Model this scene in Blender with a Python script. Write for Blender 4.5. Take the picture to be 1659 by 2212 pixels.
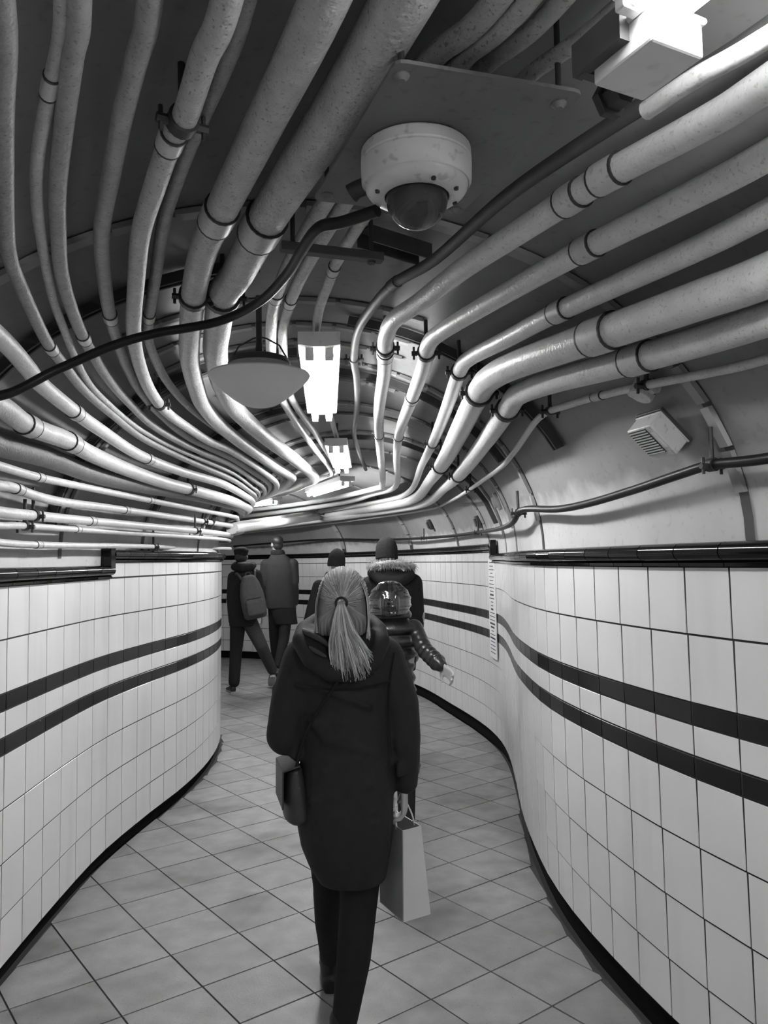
import bpy, bmesh, math, random
from mathutils import Vector, Matrix, Quaternion
random.seed(7)
PI = math.pi
for o in list(bpy.data.objects):
    bpy.data.objects.remove(o, do_unlink=True)
scene = bpy.context.scene
COL = scene.collection

# ------------------------------------------------------------------ camera
EYE = 1.5677
cam_d = bpy.data.cameras.new('camera')
cam_d.sensor_fit = 'VERTICAL'
cam_d.sensor_height = 24.0
cam_d.lens = 1700.0 / 2212.0 * 24.0
cam_d.clip_start = 0.02
cam = bpy.data.objects.new('camera', cam_d)
COL.objects.link(cam)
cam.matrix_world = (Matrix.Translation((0, 0, EYE)) @ Matrix.Rotation(PI / 2 + 0.0607, 4, 'X')
                    @ Matrix.Rotation(-0.0179, 4, 'Z'))
scene.camera = cam

# ------------------------------------------------------------------ world, exposure
world = bpy.data.worlds.new('world')
scene.world = world
world.use_nodes = True
world.node_tree.nodes['Background'].inputs[0].default_value = (0.5, 0.5, 0.5, 1)
world.node_tree.nodes['Background'].inputs[1].default_value = 0.02
scene.view_settings.view_transform = 'Standard'
scene.view_settings.look = 'None'
scene.view_settings.gamma = 1.0
scene.view_settings.use_curve_mapping = False
scene.view_settings.exposure = 1.45
scene.cycles.max_bounces = 4
scene.cycles.diffuse_bounces = 2
scene.cycles.glossy_bounces = 2
scene.cycles.transmission_bounces = 4
scene.cycles.caustics_reflective = False
scene.cycles.caustics_refractive = False
TUBE_POWER = 26.0

# ------------------------------------------------------------------ helpers
def mat(name, v, rough=0.6, spec=0.5, var=0.12, scale=18.0, bump=0.0, bscale=70.0, metal=0.0,
        coat=0.0, rand=0.0, speck=0.0, sscale=90.0, stretch=None, lit_dado=None, stain=None):
    m = bpy.data.materials.new(name)
    m.use_nodes = True
    nt = m.node_tree
    b = nt.nodes['Principled BSDF']
    b.inputs['Roughness'].default_value = rough
    b.inputs['Metallic'].default_value = metal
    b.inputs['Specular IOR Level'].default_value = spec
    if coat:
        b.inputs['Coat Weight'].default_value = coat
        b.inputs['Coat Roughness'].default_value = 0.08
    tc = nt.nodes.new('ShaderNodeNewGeometry')
    src = tc.outputs['Position']
    if stretch:
        mp = nt.nodes.new('ShaderNodeMapping')
        mp.inputs['Scale'].default_value = stretch
        nt.links.new(src, mp.inputs['Vector'])
        src = mp.outputs['Vector']
    def math_(op, a, bb):
        n = nt.nodes.new('ShaderNodeMath')
        n.operation = op
        for i, q in enumerate((a, bb)):
            if isinstance(q, (int, float)):
                n.inputs[i].default_value = q
            else:
                nt.links.new(q, n.inputs[i])
        return n.outputs[0]
    def noise(sc, det=2.0):
        n = nt.nodes.new('ShaderNodeTexNoise')
        n.inputs['Scale'].default_value = sc
        n.inputs['Detail'].default_value = det
        nt.links.new(src, n.inputs['Vector'])
        return n.outputs['Fac']
    val = math_('MULTIPLY_ADD', noise(scale), 2 * var)
    val.node.inputs[2].default_value = 1 - var
    if rand:
        oi = nt.nodes.new('ShaderNodeObjectInfo')
        r = math_('MULTIPLY_ADD', oi.outputs['Random'], 2 * rand)
        r.node.inputs[2].default_value = 1 - rand
        val = math_('MULTIPLY', val, r)
    if speck:
        n = noise(sscale, 2.0)
        s = nt.nodes.new('ShaderNodeMapRange')
        s.inputs['From Min'].default_value = 0.60
        s.inputs['From Max'].default_value = 0.70
        s.inputs['To Min'].default_value = 1.0
        s.inputs['To Max'].default_value = 1.0 - speck
        nt.links.new(n, s.inputs['Value'])
        val = math_('MULTIPLY', val, s.outputs[0])
    if stain:           # (strength, scale, vertical stretch): trodden-in dirt and grime
        mp = nt.nodes.new('ShaderNodeMapping')
        mp.inputs['Scale'].default_value = (stain[1], stain[1], stain[1] * stain[2])
        nt.links.new(src, mp.inputs['Vector'])
        n = nt.nodes.new('ShaderNodeTexNoise')
        n.inputs['Scale'].default_value = 1.0
        n.inputs['Detail'].default_value = 3.0
        nt.links.new(mp.outputs['Vector'], n.inputs['Vector'])
        r = nt.nodes.new('ShaderNodeMapRange')
        r.inputs['From Min'].default_value = 0.52
        r.inputs['From Max'].default_value = 0.72
        r.inputs['To Min'].default_value = 1.0
        r.inputs['To Max'].default_value = 1.0 - stain[0]
        nt.links.new(n.outputs['Fac'], r.inputs['Value'])
        val = math_('MULTIPLY', val, r.outputs[0])
    if lit_dado:            # white-painted foot plus light on the lower haunch, put into the colour, ragged edge
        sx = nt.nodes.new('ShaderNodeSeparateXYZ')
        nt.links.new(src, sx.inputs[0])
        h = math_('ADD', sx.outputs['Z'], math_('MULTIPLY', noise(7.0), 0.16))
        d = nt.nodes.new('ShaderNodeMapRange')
        d.inputs['From Min'].default_value = lit_dado[0] + 0.05
        d.inputs['From Max'].default_value = lit_dado[0] + 0.13
        d.inputs['To Min'].default_value = lit_dado[1] / v
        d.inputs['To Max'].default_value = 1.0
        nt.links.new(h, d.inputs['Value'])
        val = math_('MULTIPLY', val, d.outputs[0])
    val = math_('MULTIPLY', val, v)
    cc = nt.nodes.new('ShaderNodeCombineColor')
    for i in range(3):
        nt.links.new(val, cc.inputs[i])
    nt.links.new(cc.outputs[0], b.inputs['Base Color'])
    if bump:
        bp = nt.nodes.new('ShaderNodeBump')
        bp.inputs['Strength'].default_value = bump
        bp.inputs['Distance'].default_value = 0.004
        nt.links.new(noise(bscale, 2.0), bp.inputs['Height'])
        nt.links.new(bp.outputs[0], b.inputs['Normal'])
    return m

def emit(name, strength):
    m = bpy.data.materials.new(name)
    m.use_nodes = True
    nt = m.node_tree
    b = nt.nodes['Principled BSDF']
    b.inputs['Base Color'].default_value = (0.9, 0.9, 0.9, 1)
    b.inputs['Emission Color'].default_value = (1, 1, 1, 1)
    b.inputs['Emission Strength'].default_value = strength
    return m

class MB:
    """collects vertices and faces, then links them as one mesh object"""
    def __init__(s):
        s.v = []; s.f = []
    def add(s, vs, fs):
        o = len(s.v)
        s.v += [tuple(p) for p in vs]
        s.f += [tuple(i + o for i in f) for f in fs]
        return s
    def box(s, c, d, M=None, ch=0.0):
        x, y, z = d[0] / 2, d[1] / 2, d[2] / 2
        vs = [Vector((sx * x, sy * y, sz * z)) + Vector(c) for sz in (-1, 1) for sy in (-1, 1) for sx in (-1, 1)]
        if M is not None:
            vs = [M @ p for p in vs]
        return s.add(vs, [(0, 2, 3, 1), (4, 5, 7, 6), (0, 1, 5, 4), (2, 6, 7, 3), (0, 4, 6, 2), (1, 3, 7, 5)])
    def lathe(s, prof, n=32, M=None, caps=True):
        vs = []; fs = []
        for r, z in prof:
            for i in range(n):
                a = 2 * PI * i / n
                vs.append(Vector((r * math.cos(a), r * math.sin(a), z)))
        if M is not None:
            vs = [M @ p for p in vs]
        for k in range(len(prof) - 1):
            for i in range(n):
                j = (i + 1) % n
                fs.append((k * n + i, k * n + j, k * n + n + j, k * n + n + i))
        if caps:
            fs.append(tuple(range(n - 1, -1, -1)))
            o = (len(prof) - 1) * n
            fs.append(tuple(o + i for i in range(n)))
        return s.add(vs, fs)
    def tube(s, pts, rad, n=12, caps=True):
        pts = [Vector(p) for p in pts]
        m = len(pts)
        if not hasattr(rad, '__len__'):
            rad = [rad] * m
        T = []
        for i in range(m):
            d = pts[min(i + 1, m - 1)] - pts[max(i - 1, 0)]
            T.append(d.normalized() if d.length > 1e-9 else Vector((0, 1, 0)))
        up = Vector((0, 0, 1)) if abs(T[0].z) < 0.9 else Vector((1, 0, 0))
        nx = T[0].cross(up).normalized()
        vs = []; fs = []
        for i in range(m):
            nx = (nx - T[i] * nx.dot(T[i])).normalized()
            ny = T[i].cross(nx)
            for k in range(n):
                a = 2 * PI * k / n
                vs.append(pts[i] + (nx * math.cos(a) + ny * math.sin(a)) * rad[i])
        for i in range(m - 1):
            for k in range(n):
                j = (k + 1) % n
                fs.append((i * n + k, i * n + n + k, i * n + n + j, i * n + j))
        if caps:
            fs.append(tuple(range(n)))
            fs.append(tuple((m - 1) * n + i for i in range(n - 1, -1, -1)))
        return s.add(vs, fs)
    def strip(s, A, B):
        n = len(A)
        return s.add(list(A) + list(B), [(i, i + 1, n + i + 1, n + i) for i in range(n - 1)])
    def ball(s, c, r, M=None, nu=16, nv=10):
        prof = []
        c = Vector(c)
        rr = r if hasattr(r, '__len__') else (r, r, r)
        vs = [Vector((0, 0, -rr[2]))]
        for j in range(1, nv):
            t = -PI / 2 + PI * j / nv
            for i in range(nu):
                a = 2 * PI * i / nu
                vs.append(Vector((rr[0] * math.cos(t) * math.cos(a), rr[1] * math.cos(t) * math.sin(a), rr[2] * math.sin(t))))
        vs.append(Vector((0, 0, rr[2])))
        if M is not None:
            vs = [M @ p for p in vs]
        vs = [p + c for p in vs]
        fs = []
        for i in range(nu):
            fs.append((0, 1 + (i + 1) % nu, 1 + i))
            o = 1 + (nv - 2) * nu
            fs.append((len(vs) - 1, o + i, o + (i + 1) % nu))
        for j in range(nv - 2):
            for i in range(nu):
                k = (i + 1) % nu
                fs.append((1 + j * nu + i, 1 + j * nu + k, 1 + (j + 1) * nu + k, 1 + (j + 1) * nu + i))
        return s.add(vs, fs)
    def caps(s, p0, r0, p1, r1, n=14):
        """tapered capsule"""
        p0 = Vector(p0); p1 = Vector(p1)
        d = (p1 - p0)
        if d.length < 1e-6:
            return s.ball(p0, max(r0, r1), nu=n)
        d.normalize()
        pts = []; rad = []
        for q in range(6):
            a = PI / 2 * q / 5.0
            pts.append(p0 - d * (r0 * math.cos(a))); rad.append(max(r0 * math.sin(a), r0 * 0.02))
        for q in range(6):
            a = PI / 2 * q / 5.0
            pts.append(p1 + d * (r1 * math.sin(a))); rad.append(max(r1 * math.cos(a), r1 * 0.02))
        return s.tube(pts, rad, n)
    def mesh(s, name, smooth=True):
        me = bpy.data.meshes.new(name)
        me.from_pydata(s.v, [], s.f)
        me.validate()
        bm = bmesh.new(); bm.from_mesh(me)
        bmesh.ops.recalc_face_normals(bm, faces=bm.faces)
        bm.to_mesh(me); bm.free()
        if smooth:
            me.polygons.foreach_set('use_smooth', [True] * len(me.polygons))
            me.set_sharp_from_angle(angle=math.radians(38))
        return me
    def build(s, name, m, parent=None, smooth=True, bevel=0.0):
        return obj(name, s.mesh(name, smooth), m, parent, bevel)

def obj(name, me, m, parent=None, bevel=0.0):
    o = bpy.data.objects.new(name, me)
    COL.objects.link(o)
    if m is not None and not me.materials:
        me.materials.append(m)
    if parent is not None:
        o.parent = parent
    if bevel:
        b = o.modifiers.new('bevel', 'BEVEL')
        b.width = bevel; b.segments = 2; b.limit_method = 'ANGLE'
    return o

def empty(name, loc=(0, 0, 0), M=None):
    o = bpy.data.objects.new(name, None)
    COL.objects.link(o)
    o.empty_display_size = 0.05
    if M is not None:
        o.matrix_world = M
    else:
        o.location = loc
    return o

def tag(o, label, cat, group=None):
    o['label'] = label; o['category'] = cat
    if group:
        o['group'] = group
    return o

def struct(o):
    o['kind'] = 'structure'
    return o

def catmull(P, n):
    P = [Vector(p) for p in P]
    Q = [2 * P[0] - P[1]] + P + [2 * P[-1] - P[-2]]
    out = []
    for i in range(len(P) - 1):
        p0, p1, p2, p3 = Q[i:i + 4]
        for j in range(n):
            t = j / n
            out.append(0.5 * (2 * p1 + (p2 - p0) * t + (2 * p0 - 5 * p1 + 4 * p2 - p3) * t * t + (3 * p1 - p0 - 3 * p2 + p3) * t ** 3))
    out.append(P[-1].copy())
    return out

def frame(o, y, z=(0, 0, 1)):
    """matrix at o with local Y along y and local Z near z"""
    y = Vector(y).normalized(); z = Vector(z)
    x = y.cross(z).normalized(); z = x.cross(y)
    M = Matrix((x, y, z)).transposed().to_4x4()
    M.translation = Vector(o)
    return M

# ------------------------------------------------------------------ materials
M = {}
M['tile'] = mat('white_glazed_tile', 0.78, rough=0.16, spec=0.5, var=0.05, scale=3, rand=0.03, stain=(0.10, 5.0, 0.12))
M['band'] = mat('black_glazed_tile', 0.014, rough=0.22, spec=0.22, var=0.2, scale=6, rand=0.5)
M['grout'] = mat('dark_grout', 0.035, rough=0.9, var=0.3, scale=30)
M['floor'] = mat('floor_tile', 0.265, rough=0.55, spec=0.4, var=0.32, scale=9, rand=0.10, speck=0.25, sscale=160, bump=0.12, bscale=120, stain=(0.45, 2.2, 1.0))
M['fgrout'] = mat('floor_grout', 0.05, rough=0.9, var=0.3, scale=40)
M['trim'] = mat('black_glazed_moulding', 0.006, rough=0.10, spec=0.22, var=0.3, scale=14)
M['skirt'] = mat('black_skirting', 0.006, rough=0.9, spec=0.1, var=0.3)
M['plaster'] = mat('painted_vault', 0.28, rough=0.75, var=0.16, scale=5, bump=0.25, bscale=26, speck=0.12, sscale=40, lit_dado=(1.80, 0.56))
M['pipe'] = mat('grey_painted_pipe', 0.44, rough=0.42, spec=0.45, var=0.28, scale=30, speck=0.5, sscale=150, bump=0.8, bscale=110)
M['pipe3'] = mat('dull_grey_pipe', 0.30, rough=0.45, spec=0.4, var=0.28, scale=30, speck=0.4, sscale=150, bump=0.6, bscale=110)
M['pipe4'] = mat('shaded_dirty_pipe', 0.15, rough=0.5, spec=0.4, var=0.28, scale=30, speck=0.4, sscale=150, bump=0.6, bscale=110)  # dirt plus the shade this pipe lies in, put into the colour
M['pipe2'] = mat('pale_painted_pipe', 0.60, rough=0.38, spec=0.5, var=0.16, scale=20, speck=0.30, sscale=130, bump=0.4, bscale=100)
M['collar'] = mat('painted_coupling', 0.50, rough=0.38, var=0.15, scale=25, speck=0.3, sscale=80)
M['clamp'] = mat('blackened_clamp', 0.03, rough=0.55, var=0.3, scale=40)
M['strut'] = mat('dark_steel_channel', 0.06, rough=0.55, var=0.3, scale=25)
M['cable'] = mat('black_cable_sheath', 0.015, rough=0.40, spec=0.22, var=0.3, scale=30)
M['plate'] = mat('grey_steel_plate', 0.13, rough=0.6, var=0.15, scale=12, speck=0.2, sscale=60)
M['white_metal'] = mat('white_enamel', 0.68, rough=0.4, var=0.1, scale=14, speck=0.2, sscale=30)
M['rib'] = mat('painted_rib_plate', 0.34, rough=0.6, var=0.2, scale=12, rand=0.2)
M['tube'] = emit('lit_fluorescent_tube', TUBE_POWER)
M['housing'] = mat('camera_housing', 0.62, rough=0.35, var=0.12, scale=20, speck=0.3, sscale=50)
M['bowl'] = mat('matt_grey_bowl', 0.72, rough=0.6, var=0.04, scale=4)
M['paper'] = mat('printed_notice', 0.75, rough=0.6, var=0.05)
M['ink'] = mat('black_ink', 0.03, rough=0.7, var=0.1)
glass = bpy.data.materials.new('smoked_dome')
glass.use_nodes = True
gb = glass.node_tree.nodes['Principled BSDF']
gb.inputs['Base Color'].default_value = (0.35, 0.35, 0.35, 1)
gb.inputs['Roughness'].default_value = 0.03
gb.inputs['Transmission Weight'].default_value = 0.85
gb.inputs['IOR'].default_value = 1.3
M['glass'] = glass

# ------------------------------------------------------------------ the passage in plan (metres; camera stands at 0,0)
LW = [(0.75, -2.6), (.10, -1.7), (-.45, -.85), (-.90, 0), (-1.20, .8), (-1.37, 1.6), (-1.45, 2.4), (-1.47, 3.0), (-1.50, 3.6),
      (-1.51, 4.2), (-1.46, 4.8), (-1.39, 5.4), (-1.37, 6.0), (-1.41, 6.6), (-1.52, 7.2), (-1.72, 7.8), (-2.02, 8.5),
      (-2.5, 9.2), (-3.2, 9.8), (-4.2, 10.2), (-5.6, 10.3)]
RW = [(3.0, -2.1), (2.35, -1.0), (1.93, -.05), (1.58, .7), (1.30, 1.35), (1.08, 1.95), (.905, 2.5), (.785, 3.1), (.735, 3.6),
      (.74, 4.1), (.77, 4.6), (.84, 5.25), (.90, 5.95), (.90, 6.5), (.83, 7.1), (.66, 7.95), (.33, 9.3), (-.38, 11.0),
      (-1.5, 12.5), (-3.2, 13.3), (-5.6, 13.5)]
NS = 12
LC = catmull(LW, NS)
RC = catmull(RW, NS)
ZS, RISE = 1.60, 0.92

def vault(k, s, d=0.0):
    """point of the vault at section k (float) and lateral position s in 0..1, d metres inside it"""
    k = max(0.0, min(len(LC) - 1.001, k))
    i = int(k); t = k - i
    L = LC[i].lerp(LC[i + 1], t); R = RC[i].lerp(RC[i + 1], t)
    w = (R - L).length
    a = w / 2 - d; b = RISE - d
    u = max(-a * .9995, min(a * .9995, (2 * s - 1) * w / 2))
    c = (L + R) / 2 + (R - L) / w * u
    return Vector((c.x, c.y, ZS + b * math.sqrt(1 - (u / a) ** 2)))

def vault_arc(k, f, d=0.0):
    """same by arch angle: f = 0 left springing .. 1 right springing"""
    k = max(0.0, min(len(LC) - 1.001, k))
    i = int(k); t = k - i
    L = LC[i].lerp(LC[i + 1], t); R = RC[i].lerp(RC[i + 1], t)
    w = (R - L).length
    a = w / 2 - d; b = RISE - d
    c = (L + R) / 2 - (R - L) / w * (a * math.cos(PI * f))
    return Vector((c.x, c.y, ZS + b * math.sin(PI * f)))

# ------------------------------------------------------------------ floor
fl = MB()
fl.strip([(p.x, p.y, -0.006) for p in LC], [(p.x, p.y, -0.006) for p in RC])
fl.strip([(p.x, p.y, -0.05) for p in LC], [(p.x, p.y, -0.05) for p in RC])
floor = struct(fl.build('floor', M['fgrout'], smooth=False))

TS = 0.30
ANG = 0.6537
FX, FY = -1.7406 * TS, 9.274 * TS
def grid(i, j):
    return Vector((FX + TS * (i * math.cos(ANG) - j * math.sin(ANG)), FY + TS * (i * math.sin(ANG) + j * math.cos(ANG))))

def locate(p):
    """lateral position 0..1 of a plan point"""
    best = None
    for i in range(len(LC)):
        D = RC[i] - LC[i]
        q = p - LC[i]
        s = q.dot(D) / D.length_squared
        if -0.5 < s < 1.5:
            r = abs(q.x * D.y - q.y * D.x) / D.length
            if best is None or r < best[0]:
                best = (r, i, s)
    return best

def clip(poly, p, n):
    out = []
    for i in range(len(poly)):
        a, b = poly[i], poly[(i + 1) % len(poly)]
        da, db = (a - p).dot(n), (b - p).dot(n)
        if da >= 0:
            out.append(a)
        if da * db < 0:
            out.append(a.lerp(b, da / (da - db)))
    return out

full_me = None
cand = []
for i in range(-14, 40):
    for j in range(-14, 40):
        c = grid(i + .5, j + .5)
        if not (-1.2 < c.y < 13.6 and -5 < c.x < 3):
            continue
        b = locate(c)
        if b is None or b[0] > 0.3 or not (-0.11 < b[2] < 1.11):
            continue
        cand.append((c.length, i, j, b[1]))
cand.sort()
rest = MB()
G = 0.0035 / TS
count = 0
for dist, i, j, k in cand:
    poly = [grid(i + G, j + G), grid(i + 1 - G, j + G), grid(i + 1 - G, j + 1 - G), grid(i + G, j + 1 - G)]
    cut = False
    for C, side in ((LC, 1), (RC, -1)):
        for q in range(max(0, k - 9), min(len(C) - 1, k + 9)):
            a, b = C[q], C[q + 1]
            mid = (a + b) / 2
            if (mid - grid(i + .5, j + .5)).length > 0.42:
                continue
            t = (b - a).normalized()
            n = Vector((t.y, -t.x)) * side          # into the passage
            if min((p - a).dot(n) for p in poly) < 0:
                np_ = clip(poly, a, n)
                if len(np_) >= 3:
                    poly = np_; cut = True
                else:
                    poly = []
                    break
        if not poly:
            break
    if len(poly) < 3:
        continue
    area = abs(sum(poly[q].x * poly[(q + 1) % len(poly)].y - poly[(q + 1) % len(poly)].x * poly[q].y for q in range(len(poly)))) / 2
    if area < 0.0015:
        continue
    n = len(poly)
    seen = grid(i + .5, j + .5).y > 1.9
    if seen and count < 300:
        c = sum(poly, Vector((0, 0))) / n
        mb = MB()
        mb.add([(p.x - c.x, p.y - c.y, 0) for p in poly] + [(p.x - c.x, p.y - c.y, -0.012) for p in poly],
               [tuple(range(n)), tuple(range(2 * n - 1, n - 1, -1))] + [(q, n + q, n + (q + 1) % n, (q + 1) % n) for q in range(n)])
        if not cut:
            if full_me is None:
                full_me = mb.mesh('floor_tile', False)
            o = obj('floor_tile', full_me, M['floor'], floor)
        else:
            o = mb.build('floor_tile', M['floor'], floor, smooth=False)
        o.location = (c.x, c.y, random.uniform(-0.0012, 0.0))
        count += 1
    else:
        rest.add([(p.x, p.y, 0) for p in poly] + [(p.x, p.y, -0.012) for p in poly],
                 [tuple(range(n)), tuple(range(2 * n - 1, n - 1, -1))] + [(q, n + q, n + (q + 1) % n, (q + 1) % n) for q in range(n)])
if rest.v:
    o = rest.build('floor_tiles', M['floor'], floor, smooth=False)
    o['kind'] = 'stuff'

# ------------------------------------------------------------------ tiled walls
LEAN = {'left': 0.013, 'right': 0.020}
def walk(C, start_y, step=0.2032):
    """points at equal chord steps along a plan curve, with one exactly at start_y"""
    D = catmull([(p.x, p.y) for p in C], 6)
    i0 = min(range(len(D)), key=lambda i: abs(D[i].y - start_y) + (0 if D[i].x > -2.0 else 5))
    def go(rng):
        out = []; cur = D[i0]
        for i in rng:
            while (D[i] - cur).length >= step:
                cur = cur + (D[i] - cur).normalized() * step
                out.append(cur)
        return out
    back = go(range(i0, -1, -1))
    fwd = go(range(i0, len(D)))
    return list(reversed(back)) + [D[i0].copy()] + fwd, len(back)

def rows(T, mid, up):
    r = []
    z = T
    if up:
        r.append(('tile', T + 0.003, T + up, 'cut'))
    for h, m in ((.203, 'tile'), (.203, 'tile'), (.066, 'band'), (mid, 'tile'), (.066, 'band'), (.203, 'tile'), (.203, 'tile'), (.203, 'tile'), (.180, 'tile')):
        r.append((m, z - h, z, 'h%.3f' % h))
        z -= h
    return r, z

tile_me = {}
def tile_mesh(m, w, h):
    key = (m, round(w, 3), round(h, 3))
    if key not in tile_me:
        x, z, t, c = w / 2, h / 2, 0.010, 0.0007
        vs = [(-x, -t, -z), (x, -t, -z), (x, -t, z), (-x, -t, z),
              (-x, -c, -z), (x, -c, -z), (x, -c, z), (-x, -c, z),
              (-x + c, 0, -z + c), (x - c, 0, -z + c), (x - c, 0, z - c), (-x + c, 0, z - c)]
        fs = [(8, 9, 10, 11)] + [(a, b, b + 4, a + 4) for a, b in ((0, 1), (1, 2), (2, 3))] + [(3, 0, 4, 7)] + \
             [(4, 5, 9, 8), (5, 6, 10, 9), (6, 7, 11, 10), (7, 4, 8, 11)]
        tile_me[key] = MB().add(vs, fs).mesh('wall_tile', False)
        tile_me[key].materials.append(M[m])
    return tile_me[key]

def make_wall(side, C, sgn, start_y, T, mid, step_y, up, ymin):
    lean = LEAN[side]
    step = 0.2032 if side == 'left' else 0.189
    pts, i0 = walk(C, start_y, step)
    def nrm(t):
        return Vector((t.y, -t.x)) * sgn
    N = []
    for i in range(len(pts)):
        t = (pts[min(i + 1, len(pts) - 1)] - pts[max(i - 1, 0)]).normalized()
        N.append(nrm(t))
    def at(i, z, off=0.0):
        p = pts[i] + N[i] * (off + lean * z)
        return Vector((p.x, p.y, z))
    raised = [pts[i].y >= step_y - 0.02 or i > i0 + 30 for i in range(len(pts))]
    wb = MB()
    _, zb_ = rows(T, mid, 0)
    zs = [zb_ - 0.003, 0.4, 0.8, 1.2, 1.60]
    top = [T + (up if raised[i] else 0) + 0.01 for i in range(len(pts))]
    for a, b in zip(zs, zs[1:]):
        if b == zs[-1]:
            wb.strip([at(i, a, 0.0035) for i in range(len(pts))], [at(i, top[i], 0.0035) for i in range(len(pts))])
            continue
        wb.strip([at(i, a, 0.0035) for i in range(len(pts))], [at(i, b, 0.0035) for i in range(len(pts))])
    wb.strip([at(i, zs[0], 0.0035) for i in range(len(pts))], [at(i, zs[0], -0.06) for i in range(len(pts))])
    zs[0] = -0.05
    for a, b in zip(zs, zs[1:]):
        wb.strip([at(i, a, -0.06) for i in range(len(pts))], [at(i, b, -0.06) for i in range(len(pts))])
    wall = struct(wb.build('wall_' + side, M['grout']))
    # skirting
    bb = MB()
    _, zbot = rows(T, mid, 0)
    bb.strip([at(i, -0.004, -0.022) for i in range(len(pts))], [at(i, zbot - 0.003, -0.022) for i in range(len(pts))])
    struct(bb.build('baseboard_' + side, M['skirt']))
    # tiles
    todo = []
    for i in range(len(pts) - 1):
        rr, _ = rows(T, mid, up if raised[i] else 0)
        for m, z0, z1, key in rr:
            zc = (z0 + z1) / 2
            a, b = at(i, zc, 0.006), at(i + 1, zc, 0.006)
            c = (a + b) / 2
            todo.append((c.length if c.y > ymin else 99, c, b - a, z1 - z0 - 0.0065, m, i))
    todo.sort(key=lambda q: q[0])
    far = {'tile': MB(), 'band': MB()}
    for n, (dist, c, ch, h, m, i) in enumerate(todo):
        z = Vector((0, 0, 1)) + (N[i] * lean).to_3d()
        y = nrm(ch.to_2d().normalized()).to_3d()
        x = y.cross(z).normalized()
        z2 = x.cross(y)
        Mx = Matrix((x, y, z2)).transposed().to_4x4()
        Mx.translation = c
        me = tile_mesh(m, step - 0.0065, h)
        vis = dist < 90
        if vis and n < 300:
            o = obj('wall_tile', me, None, wall)
            o.matrix_world = Mx @ Matrix.Rotation(random.uniform(-.0025, .0025), 4, 'Z') @ Matrix.Rotation(random.uniform(-.0025, .0025), 4, 'X')
        else:
            far[m].add([Mx @ v.co for v in me.vertices], [tuple(p.vertices) for p in me.polygons])
    for m in far:
        if far[m].v:
            o = far[m].build('wall_tiles', M[m], wall, smooth=False)
            o['kind'] = 'stuff'
    return pts, N, at, raised

def moulding(side, pts, N, at, rng, z, trim_no, ymin):
    """glazed half-round moulding laid in short lengths along the wall"""
    prof = [(0.000, 0.0), (0.016, 0.0), (0.018, 0.010), (0.012, 0.014), (0.020, 0.018), (0.032, 0.026), (0.037, 0.040), (0.033, 0.055), (0.022, 0.066), (0.0, 0.070)]
    root = None
    nseg = 0
    joined = MB()
    for i in rng:
        mb = MB()
        vs = []
        for q in (0.012, 0.988):
            for d, h in prof:
                a, b = at(i, z + h, 0.004 + d), at(i + 1, z + h, 0.004 + d)
                vs.append(a.lerp(b, q))
        n = len(prof)
        fs = [(k, k + 1, n + k + 1, n + k) for k in range(n - 1)] + [tuple(range(n)), tuple(range(2 * n - 1, n - 1, -1))]
        vis = pts[i].y > ymin
        if root is None:
            rb = MB()
            rb.strip([at(q, z - 0.004, 0.004) for q in rng] + [at(rng[-1] + 1, z - 0.004, 0.004)],
                     [at(q, z + 0.068, 0.004) for q in rng] + [at(rng[-1] + 1, z + 0.068, 0.004)])
            root = struct(rb.build('trim_%d' % trim_no, M['skirt'], smooth=True))
        if vis:
            mb.add(vs, fs)
            mb.build('moulding_tile', M['trim'], root)
        else:
            joined.add(vs, fs)
    if joined.v:
        o = joined.build('moulding_tiles', M['trim'], root)
        o['kind'] = 'stuff'
    return root

for side, C, sgn, start, T, mid, stepy, up, ymin in (('left', LC, 1, 4.25, 1.494, .100, 4.25, 0.088, 2.3),
                                                     ('right', RC, -1, 3.13, 1.532, .092, 6.25, 0.085, 1.5)):
    pts, N, at, raised = make_wall(side, C, sgn, start, T, mid, stepy, up, ymin)
    ks = raised.index(True)
    no = 1 if side == 'left' else 3
    r1 = moulding(side, pts, N, at, list(range(0, ks)), T, no, ymin)
    r2 = moulding(side, pts, N, at, list(range(ks, len(pts) - 1)), T + up, no + 1, 0)
    # upright end block where the moulding steps up
    p0 = at(ks, T + 0.06, 0.012); p1 = at(ks - 1, T + 0.06, 0.012)
    d = (p1 - p0).normalized()
    Mx = frame(p0 + d * 0.03, d)
    MB().box((0, 0, 0.045), (0.05, 0.075, 0.15), Mx).build('end_block', M['trim'], r2, bevel=0.006)

# ------------------------------------------------------------------ vault
vb = MB()
ARC = 40
ring = []
for k in range(len(LC)):
    L = LC[k]; R = RC[k]
    row = [Vector((L.x, L.y, 1.45))]
    row += [vault_arc(k, f / ARC) for f in range(ARC + 1)]
    row += [Vector((R.x, R.y, 1.45))]
    ring.append(row)
n = len(ring[0])
vb.v = [tuple(p) for r in ring for p in r]
vb.f = [(k * n + i, k * n + i + 1, (k + 1) * n + i + 1, (k + 1) * n + i) for k in range(len(ring) - 1) for i in range(n - 1)]
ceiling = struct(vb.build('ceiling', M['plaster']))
# outer skin so no light enters from above
vo = MB()
vo.v = [tuple(vault_arc(k, f / 12, -0.12)) for k in range(len(LC)) for f in range(13)]
vo.f = [(k * 13 + i, k * 13 + i + 1, (k + 1) * 13 + i + 1, (k + 1) * 13 + i) for k in range(len(LC) - 1) for i in range(12)]
vo.build('vault_back', M['plaster'], ceiling)
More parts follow.
